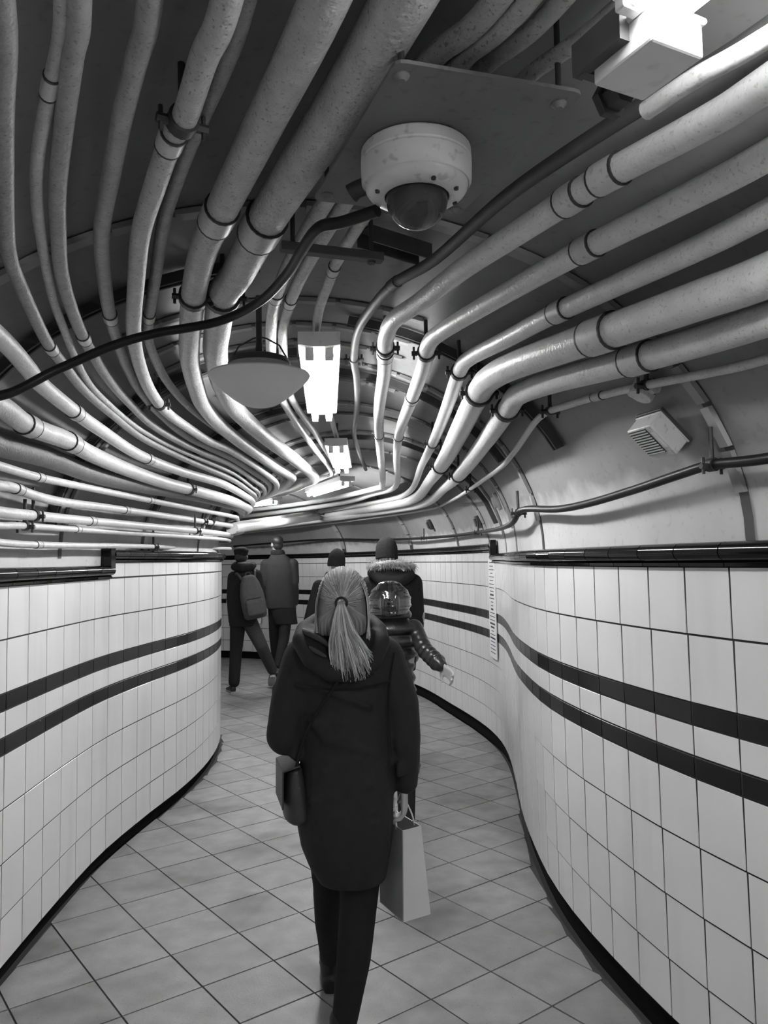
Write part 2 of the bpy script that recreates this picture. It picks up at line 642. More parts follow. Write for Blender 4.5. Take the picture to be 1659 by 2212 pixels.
# ends of the stretch: walls closing it well out of sight
for k, nm in ((0, 'wall_near_end'), (len(LC) - 1, 'wall_far_end')):
    L, R = LC[k], RC[k]
    vs = [Vector((L.x, L.y, 0)), Vector((R.x, R.y, 0))] + [vault_arc(k, 1 - f / 16) for f in range(17)]
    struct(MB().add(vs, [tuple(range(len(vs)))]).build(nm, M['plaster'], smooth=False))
PIPES = [
    ('thickest speckled grey pipe, passing beside the camera plate', 'pipe', 0.0458,
     [(1.158, -1.231, 2.39), (0.873, -0.701, 2.39), (0.616, -0.206, 2.39), (0.387, 0.255, 2.39), (0.197, 0.689, 2.39), (0.041, 1.111, 2.39), (-0.048, 1.338, 2.39), (-0.245, 1.781, 2.387), (-0.338, 2.014, 2.383), (-0.406, 2.185, 2.379), (-0.477, 2.337, 2.373), (-0.568, 2.687, 2.364), (-0.622, 2.91, 2.356), (-0.676, 3.239, 2.349), (-0.715, 3.587, 2.344), (-0.741, 4.002, 2.339), (-0.712, 4.889, 2.328), (-0.649, 5.881, 2.32), (-0.665, 7.598, 2.374), (-0.804, 8.082, 2.374), (-0.984, 8.657, 2.374), (-1.259, 9.289, 2.375), (-1.628, 9.941, 2.375), (-2.092, 10.543, 2.375)],
     [7.35], [10.0]),
    ('thick speckled grey pipe beside the thickest one, ringed by a coupling', 'pipe', 0.0364,
     [(1.037, -1.224, 2.386), (0.752, -0.699, 2.386), (0.493, -0.206, 2.386), (0.264, 0.256, 2.386), (0.076, 0.692, 2.386), (-0.074, 1.103, 2.386), (-0.199, 1.395, 2.384), (-0.357, 1.751, 2.375), (-0.45, 1.97, 2.368), (-0.553, 2.288, 2.357), (-0.678, 2.744, 2.338), (-0.734, 2.991, 2.325), (-0.788, 3.303, 2.314), (-0.834, 3.632, 2.303), (-0.859, 4.125, 2.295), (-0.842, 4.787, 2.28), (-0.793, 5.573, 2.264), (-0.774, 6.577, 2.281), (-0.822, 6.917, 2.282), (-0.898, 7.278, 2.282), (-1.007, 7.658, 2.282), (-1.15, 8.115, 2.282), (-1.339, 8.643, 2.283), (-1.613, 9.21, 2.284), (-1.974, 9.772, 2.286), (-2.422, 10.29, 2.288)],
     [7.15], [9.0]),
    ('slim grey conduit hugging the far side of the pipe with the hanging clamp', 'pipe3', 0.0167,
     [(0.919, -1.216, 2.406), (0.633, -0.697, 2.406), (0.373, -0.206, 2.406), (0.144, 0.258, 2.406), (-0.042, 0.696, 2.406), (-0.193, 1.127, 2.406), (-0.247, 1.258, 2.404), (-0.319, 1.403, 2.399), (-0.401, 1.573, 2.392), (-0.508, 1.818, 2.381), (-0.626, 2.15, 2.364), (-0.727, 2.43, 2.343), (-0.796, 2.659, 2.326), (-0.861, 3.066, 2.309), (-0.898, 3.463, 2.304), (-0.914, 3.897, 2.303), (-0.897, 4.59, 2.296), (-0.852, 5.382, 2.274), (-0.854, 6.504, 2.271), (-0.897, 6.847, 2.271), (-0.968, 7.202, 2.272), (-1.07, 7.571, 2.272), (-1.207, 7.999, 2.272), (-1.381, 8.503, 2.273), (-1.634, 9.041, 2.274), (-1.969, 9.591, 2.276), (-2.39, 10.097, 2.278)],
     [11.0], []),
    ('mid-sized grey pipe hung from a dark loop clamp, short coupling below it', 'pipe', 0.0228,
     [(0.914, -1.263, 2.371), (0.624, -0.742, 2.371), (0.361, -0.249, 2.371), (0.129, 0.217, 2.371), (-0.06, 0.657, 2.371), (-0.212, 1.08, 2.371), (-0.273, 1.202, 2.367), (-0.341, 1.355, 2.363), (-0.384, 1.422, 2.358), (-0.461, 1.583, 2.349), (-0.551, 1.781, 2.337), (-0.643, 2.038, 2.323), (-0.777, 2.435, 2.293), (-0.862, 2.782, 2.267), (-0.919, 3.109, 2.248), (-0.958, 3.477, 2.239), (-0.968, 3.894, 2.241), (-0.96, 4.323, 2.24), (-0.918, 4.739, 2.243), (-0.87, 5.496, 2.223), (-0.87, 6.18, 2.215), (-0.892, 6.528, 2.216), (-0.938, 6.874, 2.216), (-1.011, 7.23, 2.217), (-1.116, 7.599, 2.217), (-1.255, 8.029, 2.217), (-1.433, 8.53, 2.219), (-1.691, 9.062, 2.221), (-2.03, 9.599, 2.224), (-2.453, 10.094, 2.227)],
     [8.0], [7.2, 14.5]),
    ('grey overhead pipe between the looped pipe and its slimmer neighbour', 'pipe3', 0.019,
     [(0.798, -1.255, 2.382), (0.508, -0.739, 2.382), (0.244, -0.247, 2.382), (0.012, 0.221, 2.382), (-0.175, 0.662, 2.382), (-0.325, 1.091, 2.382), (-0.383, 1.214, 2.377), (-0.455, 1.362, 2.369), (-0.54, 1.549, 2.358), (-0.644, 1.785, 2.341), (-0.728, 2.037, 2.325), (-0.806, 2.308, 2.306), (-0.882, 2.634, 2.286), (-0.92, 2.839, 2.272), (-0.959, 3.077, 2.258), (-1.007, 3.543, 2.246), (-1.031, 4.175, 2.237), (-0.966, 4.987, 2.231), (-0.93, 5.783, 2.21), (-0.929, 6.14, 2.21), (-0.949, 6.482, 2.211), (-0.992, 6.827, 2.211), (-1.061, 7.18, 2.212), (-1.162, 7.544, 2.212), (-1.297, 7.956, 2.213), (-1.466, 8.441, 2.214), (-1.71, 8.954, 2.215), (-2.032, 9.481, 2.218), (-2.439, 9.966, 2.221)],
     [11.0], []),
    ('slender grey overhead pipe, third in from the vault edge over the left wall', 'pipe3', 0.0179,
     [(0.713, -1.283, 2.357), (0.42, -0.769, 2.358), (0.153, -0.276, 2.358), (-0.081, 0.194, 2.358), (-0.269, 0.639, 2.358), (-0.415, 1.057, 2.358), (-0.47, 1.172, 2.351), (-0.538, 1.312, 2.342), (-0.638, 1.524, 2.324), (-0.713, 1.707, 2.309), (-0.797, 1.936, 2.289), (-0.885, 2.266, 2.266), (-0.948, 2.581, 2.248), (-0.983, 2.801, 2.234), (-1.016, 3.085, 2.222), (-1.066, 3.656, 2.209), (-1.059, 4.412, 2.208), (-0.989, 5.105, 2.204), (-0.97, 6.007, 2.178), (-0.982, 6.361, 2.178), (-1.018, 6.706, 2.179), (-1.077, 7.054, 2.179), (-1.167, 7.413, 2.18), (-1.29, 7.796, 2.18), (-1.445, 8.254, 2.181), (-1.658, 8.749, 2.183), (-1.949, 9.269, 2.186), (-2.323, 9.756, 2.19), (-2.785, 10.196, 2.193)],
     [11.3], []),
    ('dark capped conduit that narrows after its thick sleeve', 'pipe', 0.0125,
     [(0.693, -1.289, 2.361), (0.398, -0.776, 2.361), (0.132, -0.283, 2.362), (-0.103, 0.188, 2.362), (-0.291, 0.633, 2.362), (-0.439, 1.061, 2.362), (-0.541, 1.253, 2.346), (-0.641, 1.438, 2.327), (-0.711, 1.598, 2.312), (-0.786, 1.803, 2.296), (-0.852, 2.001, 2.277), (-0.904, 2.183, 2.261), (-1.019, 2.66, 2.216), (-1.065, 3.004, 2.195), (-1.111, 3.585, 2.185), (-1.111, 4.31, 2.187), (-1.023, 5.276, 2.175), (-1.019, 6.086, 2.15), (-1.036, 6.436, 2.151), (-1.077, 6.782, 2.152), (-1.143, 7.133, 2.152), (-1.24, 7.491, 2.153), (-1.371, 7.884, 2.153), (-1.534, 8.347, 2.154), (-1.763, 8.837, 2.156), (-2.068, 9.343, 2.16), (-2.455, 9.81, 2.164)],
     [5.9], []),
    ('grey pipe curving down where the dark cable crosses the vault edge', 'pipe3', 0.0168,
     [(0.648, -1.348, 2.335), (0.349, -0.835, 2.336), (0.078, -0.341, 2.336), (-0.161, 0.134, 2.337), (-0.353, 0.583, 2.337), (-0.506, 1.025, 2.337), (-0.622, 1.269, 2.318), (-0.752, 1.546, 2.289), (-0.831, 1.728, 2.267), (-0.89, 1.924, 2.251), (-0.978, 2.27, 2.222), (-1.021, 2.51, 2.208), (-1.059, 2.763, 2.191), (-1.093, 3.12, 2.178), (-1.139, 3.719, 2.165), (-1.13, 4.465, 2.161), (-1.049, 5.407, 2.142), (-1.051, 6.169, 2.122), (-1.074, 6.512, 2.123), (-1.12, 6.858, 2.123), (-1.193, 7.211, 2.124), (-1.297, 7.57, 2.125), (-1.435, 7.975, 2.125), (-1.608, 8.443, 2.127), (-1.853, 8.931, 2.129), (-2.173, 9.423, 2.134), (-2.574, 9.874, 2.138)],
     [10.2], []),
    ('bright pipe crossed by the dark cable, low on the vault over the left wall', 'pipe2', 0.0262,
     [(0.252, -1.212, 2.172), (-0.042, -0.713, 2.174), (-0.309, -0.221, 2.175), (-0.534, 0.252, 2.175), (-0.709, 0.703, 2.175), (-0.843, 1.15, 2.174), (-0.939, 1.596, 2.173), (-1.007, 2.049, 2.172), (-1.055, 2.317, 2.157), (-1.083, 2.466, 2.144), (-1.12, 2.819, 2.128), (-1.147, 3.142, 2.117), (-1.195, 3.836, 2.102), (-1.172, 4.549, 2.1), (-1.087, 5.312, 2.099), (-1.081, 6.235, 2.08), (-1.109, 6.587, 2.081), (-1.16, 6.934, 2.082), (-1.24, 7.289, 2.083), (-1.351, 7.65, 2.084), (-1.496, 8.068, 2.085), (-1.681, 8.537, 2.087), (-1.941, 9.023, 2.091), (-2.277, 9.499, 2.096), (-2.693, 9.936, 2.102)],
     [10.1, 12.2], []),
    ('stout bright pipe with a long sleeve, below the cable crossing', 'pipe2', 0.0344,
     [(0.203, -1.359, 2.058), (-0.103, -0.86, 2.062), (-0.38, -0.365, 2.064), (-0.618, 0.118, 2.064), (-0.804, 0.576, 2.064), (-0.946, 1.028, 2.063), (-1.047, 1.481, 2.062), (-1.119, 1.939, 2.059), (-1.165, 2.374, 2.057), (-1.195, 2.627, 2.041), (-1.204, 2.966, 2.044), (-1.229, 3.288, 2.035), (-1.255, 3.811, 2.032), (-1.243, 4.456, 2.027), (-1.176, 5.088, 2.024), (-1.124, 5.791, 2.022), (-1.17, 6.741, 2.034), (-1.232, 7.087, 2.035), (-1.326, 7.441, 2.036), (-1.453, 7.817, 2.037), (-1.61, 8.258, 2.039), (-1.826, 8.724, 2.042), (-2.114, 9.206, 2.048), (-2.481, 9.654, 2.055), (-2.934, 10.054, 2.06)],
     [9.0, 10.2], [13.6]),
    ('broad dark grey pipe tucked behind the bright pipes over the left wall', 'pipe4', 0.0391,
     [(0.226, -1.572, 1.975), (-0.096, -1.07, 1.979), (-0.386, -0.575, 1.981), (-0.643, -0.083, 1.982), (-0.848, 0.387, 1.983), (-1.006, 0.843, 1.982), (-1.119, 1.301, 1.98), (-1.2, 1.76, 1.978), (-1.251, 2.225, 1.975), (-1.28, 2.612, 1.973), (-1.288, 3.012, 1.981), (-1.321, 3.622, 1.979), (-1.304, 4.428, 1.996), (-1.224, 5.096, 2.008), (-1.168, 6.015, 2.011), (-1.182, 6.368, 2.012), (-1.22, 6.715, 2.013), (-1.281, 7.065, 2.014), (-1.373, 7.417, 2.014), (-1.497, 7.785, 2.015), (-1.652, 8.214, 2.017), (-1.862, 8.669, 2.019), (-2.141, 9.138, 2.024), (-2.499, 9.575, 2.029), (-2.939, 9.969, 2.034)],
     [], []),
    ('thin bright pipe just below the broad dark one', 'pipe2', 0.0161,
     [(0.154, -1.507, 1.914), (-0.164, -1.008, 1.919), (-0.45, -0.512, 1.923), (-0.701, -0.021, 1.924), (-0.899, 0.446, 1.924), (-1.051, 0.903, 1.923), (-1.158, 1.362, 1.921), (-1.234, 1.824, 1.918), (-1.281, 2.287, 1.914), (-1.306, 2.667, 1.91), (-1.317, 2.995, 1.906), (-1.34, 3.503, 1.917), (-1.329, 4.469, 1.929), (-1.209, 6.227, 1.935), (-1.237, 6.568, 1.936), (-1.288, 6.916, 1.938), (-1.367, 7.268, 1.939), (-1.477, 7.621, 1.94), (-1.62, 8.019, 1.941), (-1.799, 8.463, 1.944), (-2.049, 8.918, 1.95), (-2.37, 9.362, 1.958), (-2.767, 9.771, 1.966)],
     [10.0, 12.0], []),
    ('bright pipe with two couplings, fourth up from the left wall moulding', 'pipe2', 0.019,
     [(0.08, -1.443, 1.857), (-0.234, -0.947, 1.863), (-0.517, -0.45, 1.867), (-0.762, 0.039, 1.869), (-0.952, 0.504, 1.869), (-1.098, 0.962, 1.867), (-1.199, 1.423, 1.864), (-1.271, 1.889, 1.86), (-1.314, 2.347, 1.855), (-1.335, 2.728, 1.85), (-1.336, 2.811, 1.852), (-1.361, 3.258, 1.836), (-1.38, 4.192, 1.857), (-1.262, 6.494, 1.87), (-1.308, 6.843, 1.872), (-1.38, 7.194, 1.873), (-1.484, 7.543, 1.875), (-1.621, 7.925, 1.876), (-1.789, 8.359, 1.88), (-2.022, 8.803, 1.886), (-2.324, 9.247, 1.897), (-2.702, 9.655, 1.907)],
     [10.2, 12.0], [12.6]),
    ('bright pipe held by a dark clamp, third up from the left wall moulding', 'pipe2', 0.0206,
     [(-0.018, -1.345, 1.777), (-0.325, -0.85, 1.787), (-0.603, -0.353, 1.792), (-0.837, 0.132, 1.794), (-1.017, 0.594, 1.793), (-1.153, 1.055, 1.79), (-1.247, 1.516, 1.785), (-1.311, 1.988, 1.778), (-1.349, 2.433, 1.77), (-1.365, 2.791, 1.762), (-1.373, 3.075, 1.765), (-1.402, 3.755, 1.777), (-1.295, 5.275, 1.787), (-1.27, 5.62, 1.788), (-1.262, 5.973, 1.791), (-1.275, 6.322, 1.794), (-1.31, 6.67, 1.797), (-1.368, 7.019, 1.799), (-1.457, 7.369, 1.801), (-1.577, 7.725, 1.803), (-1.727, 8.133, 1.807), (-1.925, 8.569, 1.813), (-2.19, 9.012, 1.825), (-2.529, 9.43, 1.839), (-2.945, 9.811, 1.852)],
     [11.0], [10.0, 12.1]),
    ('thin bright conduit, second up from the left wall moulding', 'pipe2', 0.0136,
     [(-0.051, -1.312, 1.738), (-0.356, -0.818, 1.75), (-0.632, -0.321, 1.756), (-0.862, 0.163, 1.758), (-1.039, 0.625, 1.757), (-1.172, 1.086, 1.753), (-1.263, 1.548, 1.747), (-1.325, 2.021, 1.737), (-1.361, 2.461, 1.727), (-1.375, 2.813, 1.715), (-1.38, 3.019, 1.722), (-1.418, 4.089, 1.738), (-1.317, 5.179, 1.744), (-1.286, 5.519, 1.745), (-1.273, 5.872, 1.749), (-1.28, 6.222, 1.752), (-1.308, 6.571, 1.756), (-1.36, 6.92, 1.759), (-1.439, 7.271, 1.762), (-1.55, 7.619, 1.765), (-1.693, 8.01, 1.768), (-1.872, 8.442, 1.775), (-2.118, 8.88, 1.787), (-2.435, 9.306, 1.804), (-2.825, 9.697, 1.82)],
     [10.6], [10.0]),
    ('lowest thin conduit, just above the left wall moulding', 'pipe2', 0.0142,
     [(-0.147, -1.216, 1.693), (-0.446, -0.722, 1.706), (-0.715, -0.224, 1.711), (-0.934, 0.255, 1.713), (-1.101, 0.716, 1.711), (-1.224, 1.179, 1.706), (-1.308, 1.643, 1.698), (-1.363, 2.12, 1.686), (-1.394, 2.54, 1.673), (-1.404, 2.873, 1.656), (-1.419, 3.219, 1.654), (-1.447, 3.902, 1.663), (-1.431, 4.444, 1.67), (-1.385, 6.871, 1.69), (-1.46, 7.222, 1.694), (-1.566, 7.568, 1.698), (-1.705, 7.946, 1.701), (-1.877, 8.37, 1.71), (-2.112, 8.8, 1.723), (-2.415, 9.223, 1.743), (-2.792, 9.61, 1.761)],
     [10.0], [12.2]),
    ('overhead pipe passing above the camera plate, nearest the thickest pipe', 'pipe', 0.0199,
     [(1.279, -1.193, 2.394), (0.997, -0.659, 2.394), (0.745, -0.164, 2.394), (0.519, 0.293, 2.394), (0.33, 0.723, 2.394), (0.177, 1.13, 2.394), (0.091, 1.263, 2.397), (-0.014, 1.508, 2.399), (-0.127, 1.79, 2.4), (-0.242, 2.124, 2.4), (-0.327, 2.423, 2.399), (-0.373, 2.656, 2.398), (-0.417, 2.938, 2.397), (-0.47, 3.367, 2.396), (-0.511, 4.011, 2.394), (-0.497, 5.379, 2.379), (-0.486, 7.342, 2.397), (-0.598, 7.765, 2.397), (-0.748, 8.298, 2.397), (-0.961, 8.912, 2.397), (-1.274, 9.595, 2.397), (-1.686, 10.253, 2.397), (-2.201, 10.858, 2.397), (-2.861, 11.308, 2.397), (-3.676, 11.606, 2.397)],
     [10.0], []),
    ('middle overhead pipe of three passing above the camera plate', 'pipe', 0.0183,
     [(1.315, -1.182, 2.39), (1.035, -0.647, 2.39), (0.784, -0.152, 2.39), (0.558, 0.305, 2.39), (0.37, 0.734, 2.39), (0.218, 1.131, 2.39), (0.134, 1.272, 2.394), (0.032, 1.522, 2.396), (-0.078, 1.789, 2.399), (-0.201, 2.16, 2.4), (-0.283, 2.455, 2.4), (-0.338, 2.716, 2.4), (-0.373, 2.949, 2.399), (-0.437, 3.557, 2.399), (-0.461, 4.143, 2.398), (-0.43, 5.274, 2.391), (-0.43, 7.21, 2.398), (-0.529, 7.606, 2.398), (-0.667, 8.097, 2.398), (-0.849, 8.695, 2.398), (-1.128, 9.358, 2.398), (-1.506, 10.044, 2.398), (-1.983, 10.678, 2.398), (-2.593, 11.194, 2.398), (-3.351, 11.548, 2.398)],
     [10.1], []),
    ('outer overhead pipe above the camera plate, ending at the lit twin tubes', 'pipe', 0.0163,
     [(1.365, -1.166, 2.403), (1.087, -0.629, 2.403), (0.837, -0.134, 2.403), (0.613, 0.32, 2.403), (0.425, 0.748, 2.403), (0.27, 1.16, 2.403), (0.182, 1.308, 2.408), (0.09, 1.568, 2.41), (-0.02, 1.849, 2.414), (-0.116, 2.169, 2.416), (-0.156, 2.357, 2.417), (-0.208, 2.624, 2.417), (-0.247, 2.963, 2.417), (-0.277, 3.464, 2.416), (-0.304, 4.614, 2.419), (-0.332, 6.219, 2.416), (-0.353, 6.554, 2.416), (-0.396, 6.895, 2.416), (-0.468, 7.263, 2.416), (-0.573, 7.667, 2.417), (-0.716, 8.174, 2.417), (-0.908, 8.777, 2.417), (-1.201, 9.444, 2.417), (-1.592, 10.115, 2.417), (-2.081, 10.736, 2.417), (-2.709, 11.222, 2.417), (-3.486, 11.552, 2.417)],
     [9.4], []),
    ('short pipe running from the near light into the top of the camera plate', 'pipe', 0.0146,
     [(1.46, -1.182, 2.389), (1.18, -0.641, 2.389), (0.932, -0.143, 2.389), (0.707, 0.312, 2.389), (0.518, 0.739, 2.39), (0.363, 1.138, 2.389), (0.262, 1.312, 2.397), (0.178, 1.502, 2.401), (0.087, 1.739, 2.405)],
     [], []),
    ('dark thin conduit dropping past the bright twin-tube light', 'strut', 0.0159,
     [(1.402, -0.698, 2.33), (1.156, -0.188, 2.331), (0.929, 0.27, 2.331), (0.735, 0.698, 2.331), (0.572, 1.102, 2.331), (0.44, 1.351, 2.345), (0.286, 1.675, 2.36), (0.15, 2.058, 2.368), (0.042, 2.282, 2.382), (-0.035, 2.546, 2.387), (-0.085, 2.804, 2.39), (-0.111, 3.166, 2.386), (-0.112, 3.516, 2.381), (-0.13, 4.104, 2.384), (-0.176, 4.862, 2.401), (-0.193, 5.544, 2.408), (-0.16, 7.169, 2.397)],
     [8.0], [11.0]),
    ('pale pipe with two couplings, nearest the camera plate on its open side', 'pipe2', 0.0284,
     [(1.685, -1.159, 2.281), (1.408, -0.608, 2.282), (1.165, -0.105, 2.283), (0.944, 0.346, 2.283), (0.755, 0.768, 2.284), (0.598, 1.16, 2.283), (0.551, 1.268, 2.286), (0.441, 1.478, 2.3), (0.401, 1.572, 2.304), (0.304, 1.8, 2.313), (0.218, 2.01, 2.322), (0.123, 2.29, 2.332), (0.043, 2.505, 2.341), (0.018, 2.702, 2.34), (0.015, 2.894, 2.333), (0.011, 3.159, 2.325), (-0.009, 3.692, 2.32), (-0.021, 4.361, 2.328), (-0.02, 5.635, 2.359), (-0.011, 7.622, 2.306), (-0.098, 8.052, 2.297), (-0.735, 9.734, 2.322), (-1.629, 11.125, 2.332), (-2.292, 11.719, 2.333), (-3.125, 12.117, 2.333)],
     [7.0, 8.0, 14.0, 17.5], [13.6]),
    ('pale pipe second from the camera plate on its open side', 'pipe2', 0.0274,
     [(1.691, -0.968, 2.236), (1.433, -0.427, 2.238), (1.198, 0.06, 2.239), (0.987, 0.498, 2.239), (0.809, 0.908, 2.239), (0.66, 1.292, 2.239), (0.586, 1.466, 2.246), (0.47, 1.733, 2.261), (0.335, 2.078, 2.276), (0.198, 2.479, 2.295), (0.162, 2.644, 2.296), (0.157, 2.89, 2.284), (0.131, 3.395, 2.269), (0.096, 4.411, 2.287), (0.102, 5.835, 2.332), (0.113, 7.494, 2.269), (-0.124, 8.433, 2.272), (-0.602, 9.801, 2.273), (-2.028, 11.842, 2.268), (-2.828, 12.283, 2.268)],
     [7.0, 12.0, 13.2], [10.4]),
    ('speckled slimmer pipe in the middle of the bent group', 'pipe2', 0.0269,
     [(1.711, -0.776, 2.199), (1.467, -0.247, 2.201), (1.24, 0.221, 2.202), (1.04, 0.649, 2.202), (0.871, 1.046, 2.202), (0.727, 1.434, 2.202), (0.661, 1.615, 2.205), (0.483, 2.08, 2.227), (0.384, 2.389, 2.238), (0.305, 2.657, 2.252), (0.284, 2.827, 2.247), (0.277, 3.344, 2.212), (0.277, 4.327, 2.208), (0.294, 5.972, 2.283), (0.246, 7.53, 2.217), (-0.036, 8.713, 2.216), (-1.017, 10.882, 2.234), (-1.253, 6.867, 1.902), (-1.327, 7.217, 1.904), (-1.433, 7.569, 1.906), (-1.571, 7.961, 1.908), (-1.743, 8.406, 1.912), (-1.984, 8.865, 1.92), (-2.295, 9.322, 1.932), (-2.684, 9.741, 1.945), (-3.17, 10.097, 1.953), (-3.765, 10.367, 1.954)],
     [7.0], [10.0, 12.0]),
    ('thickest pale pipe of the bent group, wide coupling near its bend', 'pipe2', 0.0451,
     [(1.714, -0.594, 2.118), (1.478, -0.081, 2.121), (1.26, 0.37, 2.122), (1.07, 0.787, 2.122), (0.909, 1.175, 2.122), (0.775, 1.541, 2.121), (0.701, 1.726, 2.13), (0.581, 2.037, 2.149), (0.434, 2.442, 2.177), (0.377, 2.664, 2.185), (0.357, 2.855, 2.175), (0.342, 3.42, 2.133), (0.356, 4.579, 2.138), (0.383, 6.433, 2.211), (0.302, 7.53, 2.153), (0.039, 8.613, 2.162), (-0.918, 10.848, 2.173), (-1.222, 6.695, 1.866), (-1.281, 7.04, 1.869), (-1.371, 7.392, 1.871), (-1.493, 7.756, 1.873), (-1.646, 8.181, 1.877), (-1.85, 8.634, 1.885), (-2.125, 9.101, 1.898), (-2.476, 9.539, 1.914), (-2.908, 9.937, 1.928), (-3.45, 10.249, 1.933)],
     [7.0], [10.0, 12.2]),
    ('outermost stout pipe of the bent group, wide coupling', 'pipe2', 0.0381,
     [(2.004, -1.011, 2.064), (1.743, -0.452, 2.068), (1.513, 0.048, 2.071), (1.302, 0.486, 2.072), (1.12, 0.894, 2.073), (0.965, 1.276, 2.072), (0.831, 1.66, 2.068), (0.684, 2.061, 2.088), (0.544, 2.436, 2.118), (0.475, 2.692, 2.132), (0.463, 2.852, 2.116), (0.444, 3.267, 2.076), (0.462, 4.681, 2.074), (0.5, 6.489, 2.149), (0.402, 7.497, 2.105), (0.106, 8.696, 2.12), (-0.832, 10.885, 2.141), (-2.287, 12.529, 2.075)],
     [7.0], [10.1, 12.1]),
    ('thin conduit over the louvred box, outside the stout pipes', 'pipe2', 0.0125,
     [(1.996, -0.728, 2.019), (1.76, -0.19, 2.021), (1.539, 0.279, 2.023), (1.343, 0.699, 2.023), (1.174, 1.089, 2.023), (1.028, 1.462, 2.022), (0.905, 1.817, 2.021), (0.833, 2.007, 2.032), (0.753, 2.216, 2.051), (0.691, 2.403, 2.065), (0.625, 2.632, 2.077), (0.578, 2.879, 2.08), (0.56, 3.38, 2.014), (0.557, 4.085, 1.999), (0.582, 7.111, 2.078), (0.344, 8.271, 2.069), (-0.858, 11.209, 2.092), (-2.318, 12.697, 2.037)],
     [9.2], [8.0, 10.6, 13.4]),
    ('glossy black cable sagging between clamps above the black moulding', 'cable', 0.0145,
     [(2.007, -0.496, 1.803), (1.781, 0.02, 1.809), (1.571, 0.463, 1.812), (1.386, 0.87, 1.813), (1.226, 1.248, 1.812), (1.088, 1.612, 1.81), (0.967, 1.967, 1.805), (0.903, 2.15, 1.812), (0.864, 2.274, 1.801), (0.805, 2.519, 1.778), (0.738, 2.855, 1.758), (0.69, 3.149, 1.758), (0.638, 3.639, 1.786), (0.659, 4.176, 1.738), (0.804, 6.516, 1.784), (0.56, 7.967, 1.788), (-0.003, 9.898, 1.819), (-0.966, 11.683, 1.882), (-2.476, 12.93, 1.834)],
     [], [7.0, 12.2, 14.1, 15.3]),
    ('black cable looping from the dome camera under the pipes', 'cable', 0.0118,
     [(-0.002, 1.433, 2.219), (-0.07, 1.483, 2.22), (-0.117, 1.506, 2.22), (-0.158, 1.601, 2.219), (-0.21, 1.748, 2.218), (-0.301, 1.925, 2.215), (-0.429, 2.037, 2.201), (-0.59, 2.003, 2.161), (-0.688, 1.976, 2.123), (-0.815, 1.942, 2.055), (-0.913, 1.859, 1.975), (-0.99, 1.72, 1.96), (-0.98, 1.35, 2.0), (-0.9, 0.8, 2.03)],
     [], []),
    ('stout pale conduit leaving the light fitting by the tube ends', 'pipe2', 0.0146,
     [(0.416, 1.177, 2.253), (0.457, 1.092, 2.25), (0.516, 0.996, 2.245), (0.68, 0.7, 2.24), (0.95, 0.28, 2.24)],
     [], []),
]
# ------------------------------------------------------------------ ribs of the vault: arched rows of plates
def sec(c):
    return c * NS
for c, q0, q1 in ((3.4, 0, 22), (5.38, 0, 22), (6.55, 7, 14), (7.05, 7, 14), (7.5, 7, 14), (8.05, 0, 22), (8.75, 8, 14), (9.9, 0, 22), (10.5, 8, 14), (11.6, 0, 22), (13.2, 0, 22), (14.7, 0, 22), (16.0, 0, 22), (17.2, 0, 22)):
    k = sec(c)
    nseg = 22
    rb = MB()
    dk = 0.075 / max(0.2, (vault_arc(k + 1, .5) - vault_arc(k, .5)).length)
    A = [vault_arc(k - dk, f / 44, 0.004) for f in range(2 * q0, 2 * q1 + 1)]
    B = [vault_arc(k + dk, f / 44, 0.004) for f in range(2 * q0, 2 * q1 + 1)]
    rb.strip(A, B)
    rib = rb.build('vault_rib', M['strut'], ceiling)
    for q in range(q0, q1):
        f0, f1 = (q + .05) / nseg, (q + .95) / nseg
        if q in (0, nseg - 1):
            continue
        vs = []
        for d in (0.018, 0.003):
            for kk, f in ((k - dk * .9, f0), (k + dk * .9, f0), (k + dk * .9, f1), (k - dk * .9, f1)):
                vs.append(vault_arc(kk, f, d))
        MB().add(vs, [(0, 1, 2, 3), (7, 6, 5, 4), (0, 4, 5, 1), (1, 5, 6, 2), (2, 6, 7, 3), (3, 7, 4, 0)]).build('rib_plate', M['rib'], rib, smooth=False)

# ------------------------------------------------------------------ pipes
def at_param(P, t):
    i = max(0, min(len(P) - 2, int(t)))
    Q = [2 * P[0] - P[1]] + P + [2 * P[-1] - P[-2]]
    p0, p1, p2, p3 = Q[i:i + 4]
    u = t - i
    return 0.5 * (2 * p1 + (p2 - p0) * u + (2 * p0 - 5 * p1 + 4 * p2 - p3) * u * u + (3 * p1 - p0 - 3 * p2 + p3) * u ** 3)

def sub_path(P, t, length, n=5):
    a = at_param(P, t)
    b = at_param(P, min(len(P) - 1.001, t + .02))
    sp = max((b - a).length / .02, 0.02)
    h = length / sp / 2
    return [at_param(P, max(0, min(len(P) - 1.001, t - h + 2 * h * q / (n - 1)))) for q in range(n)]

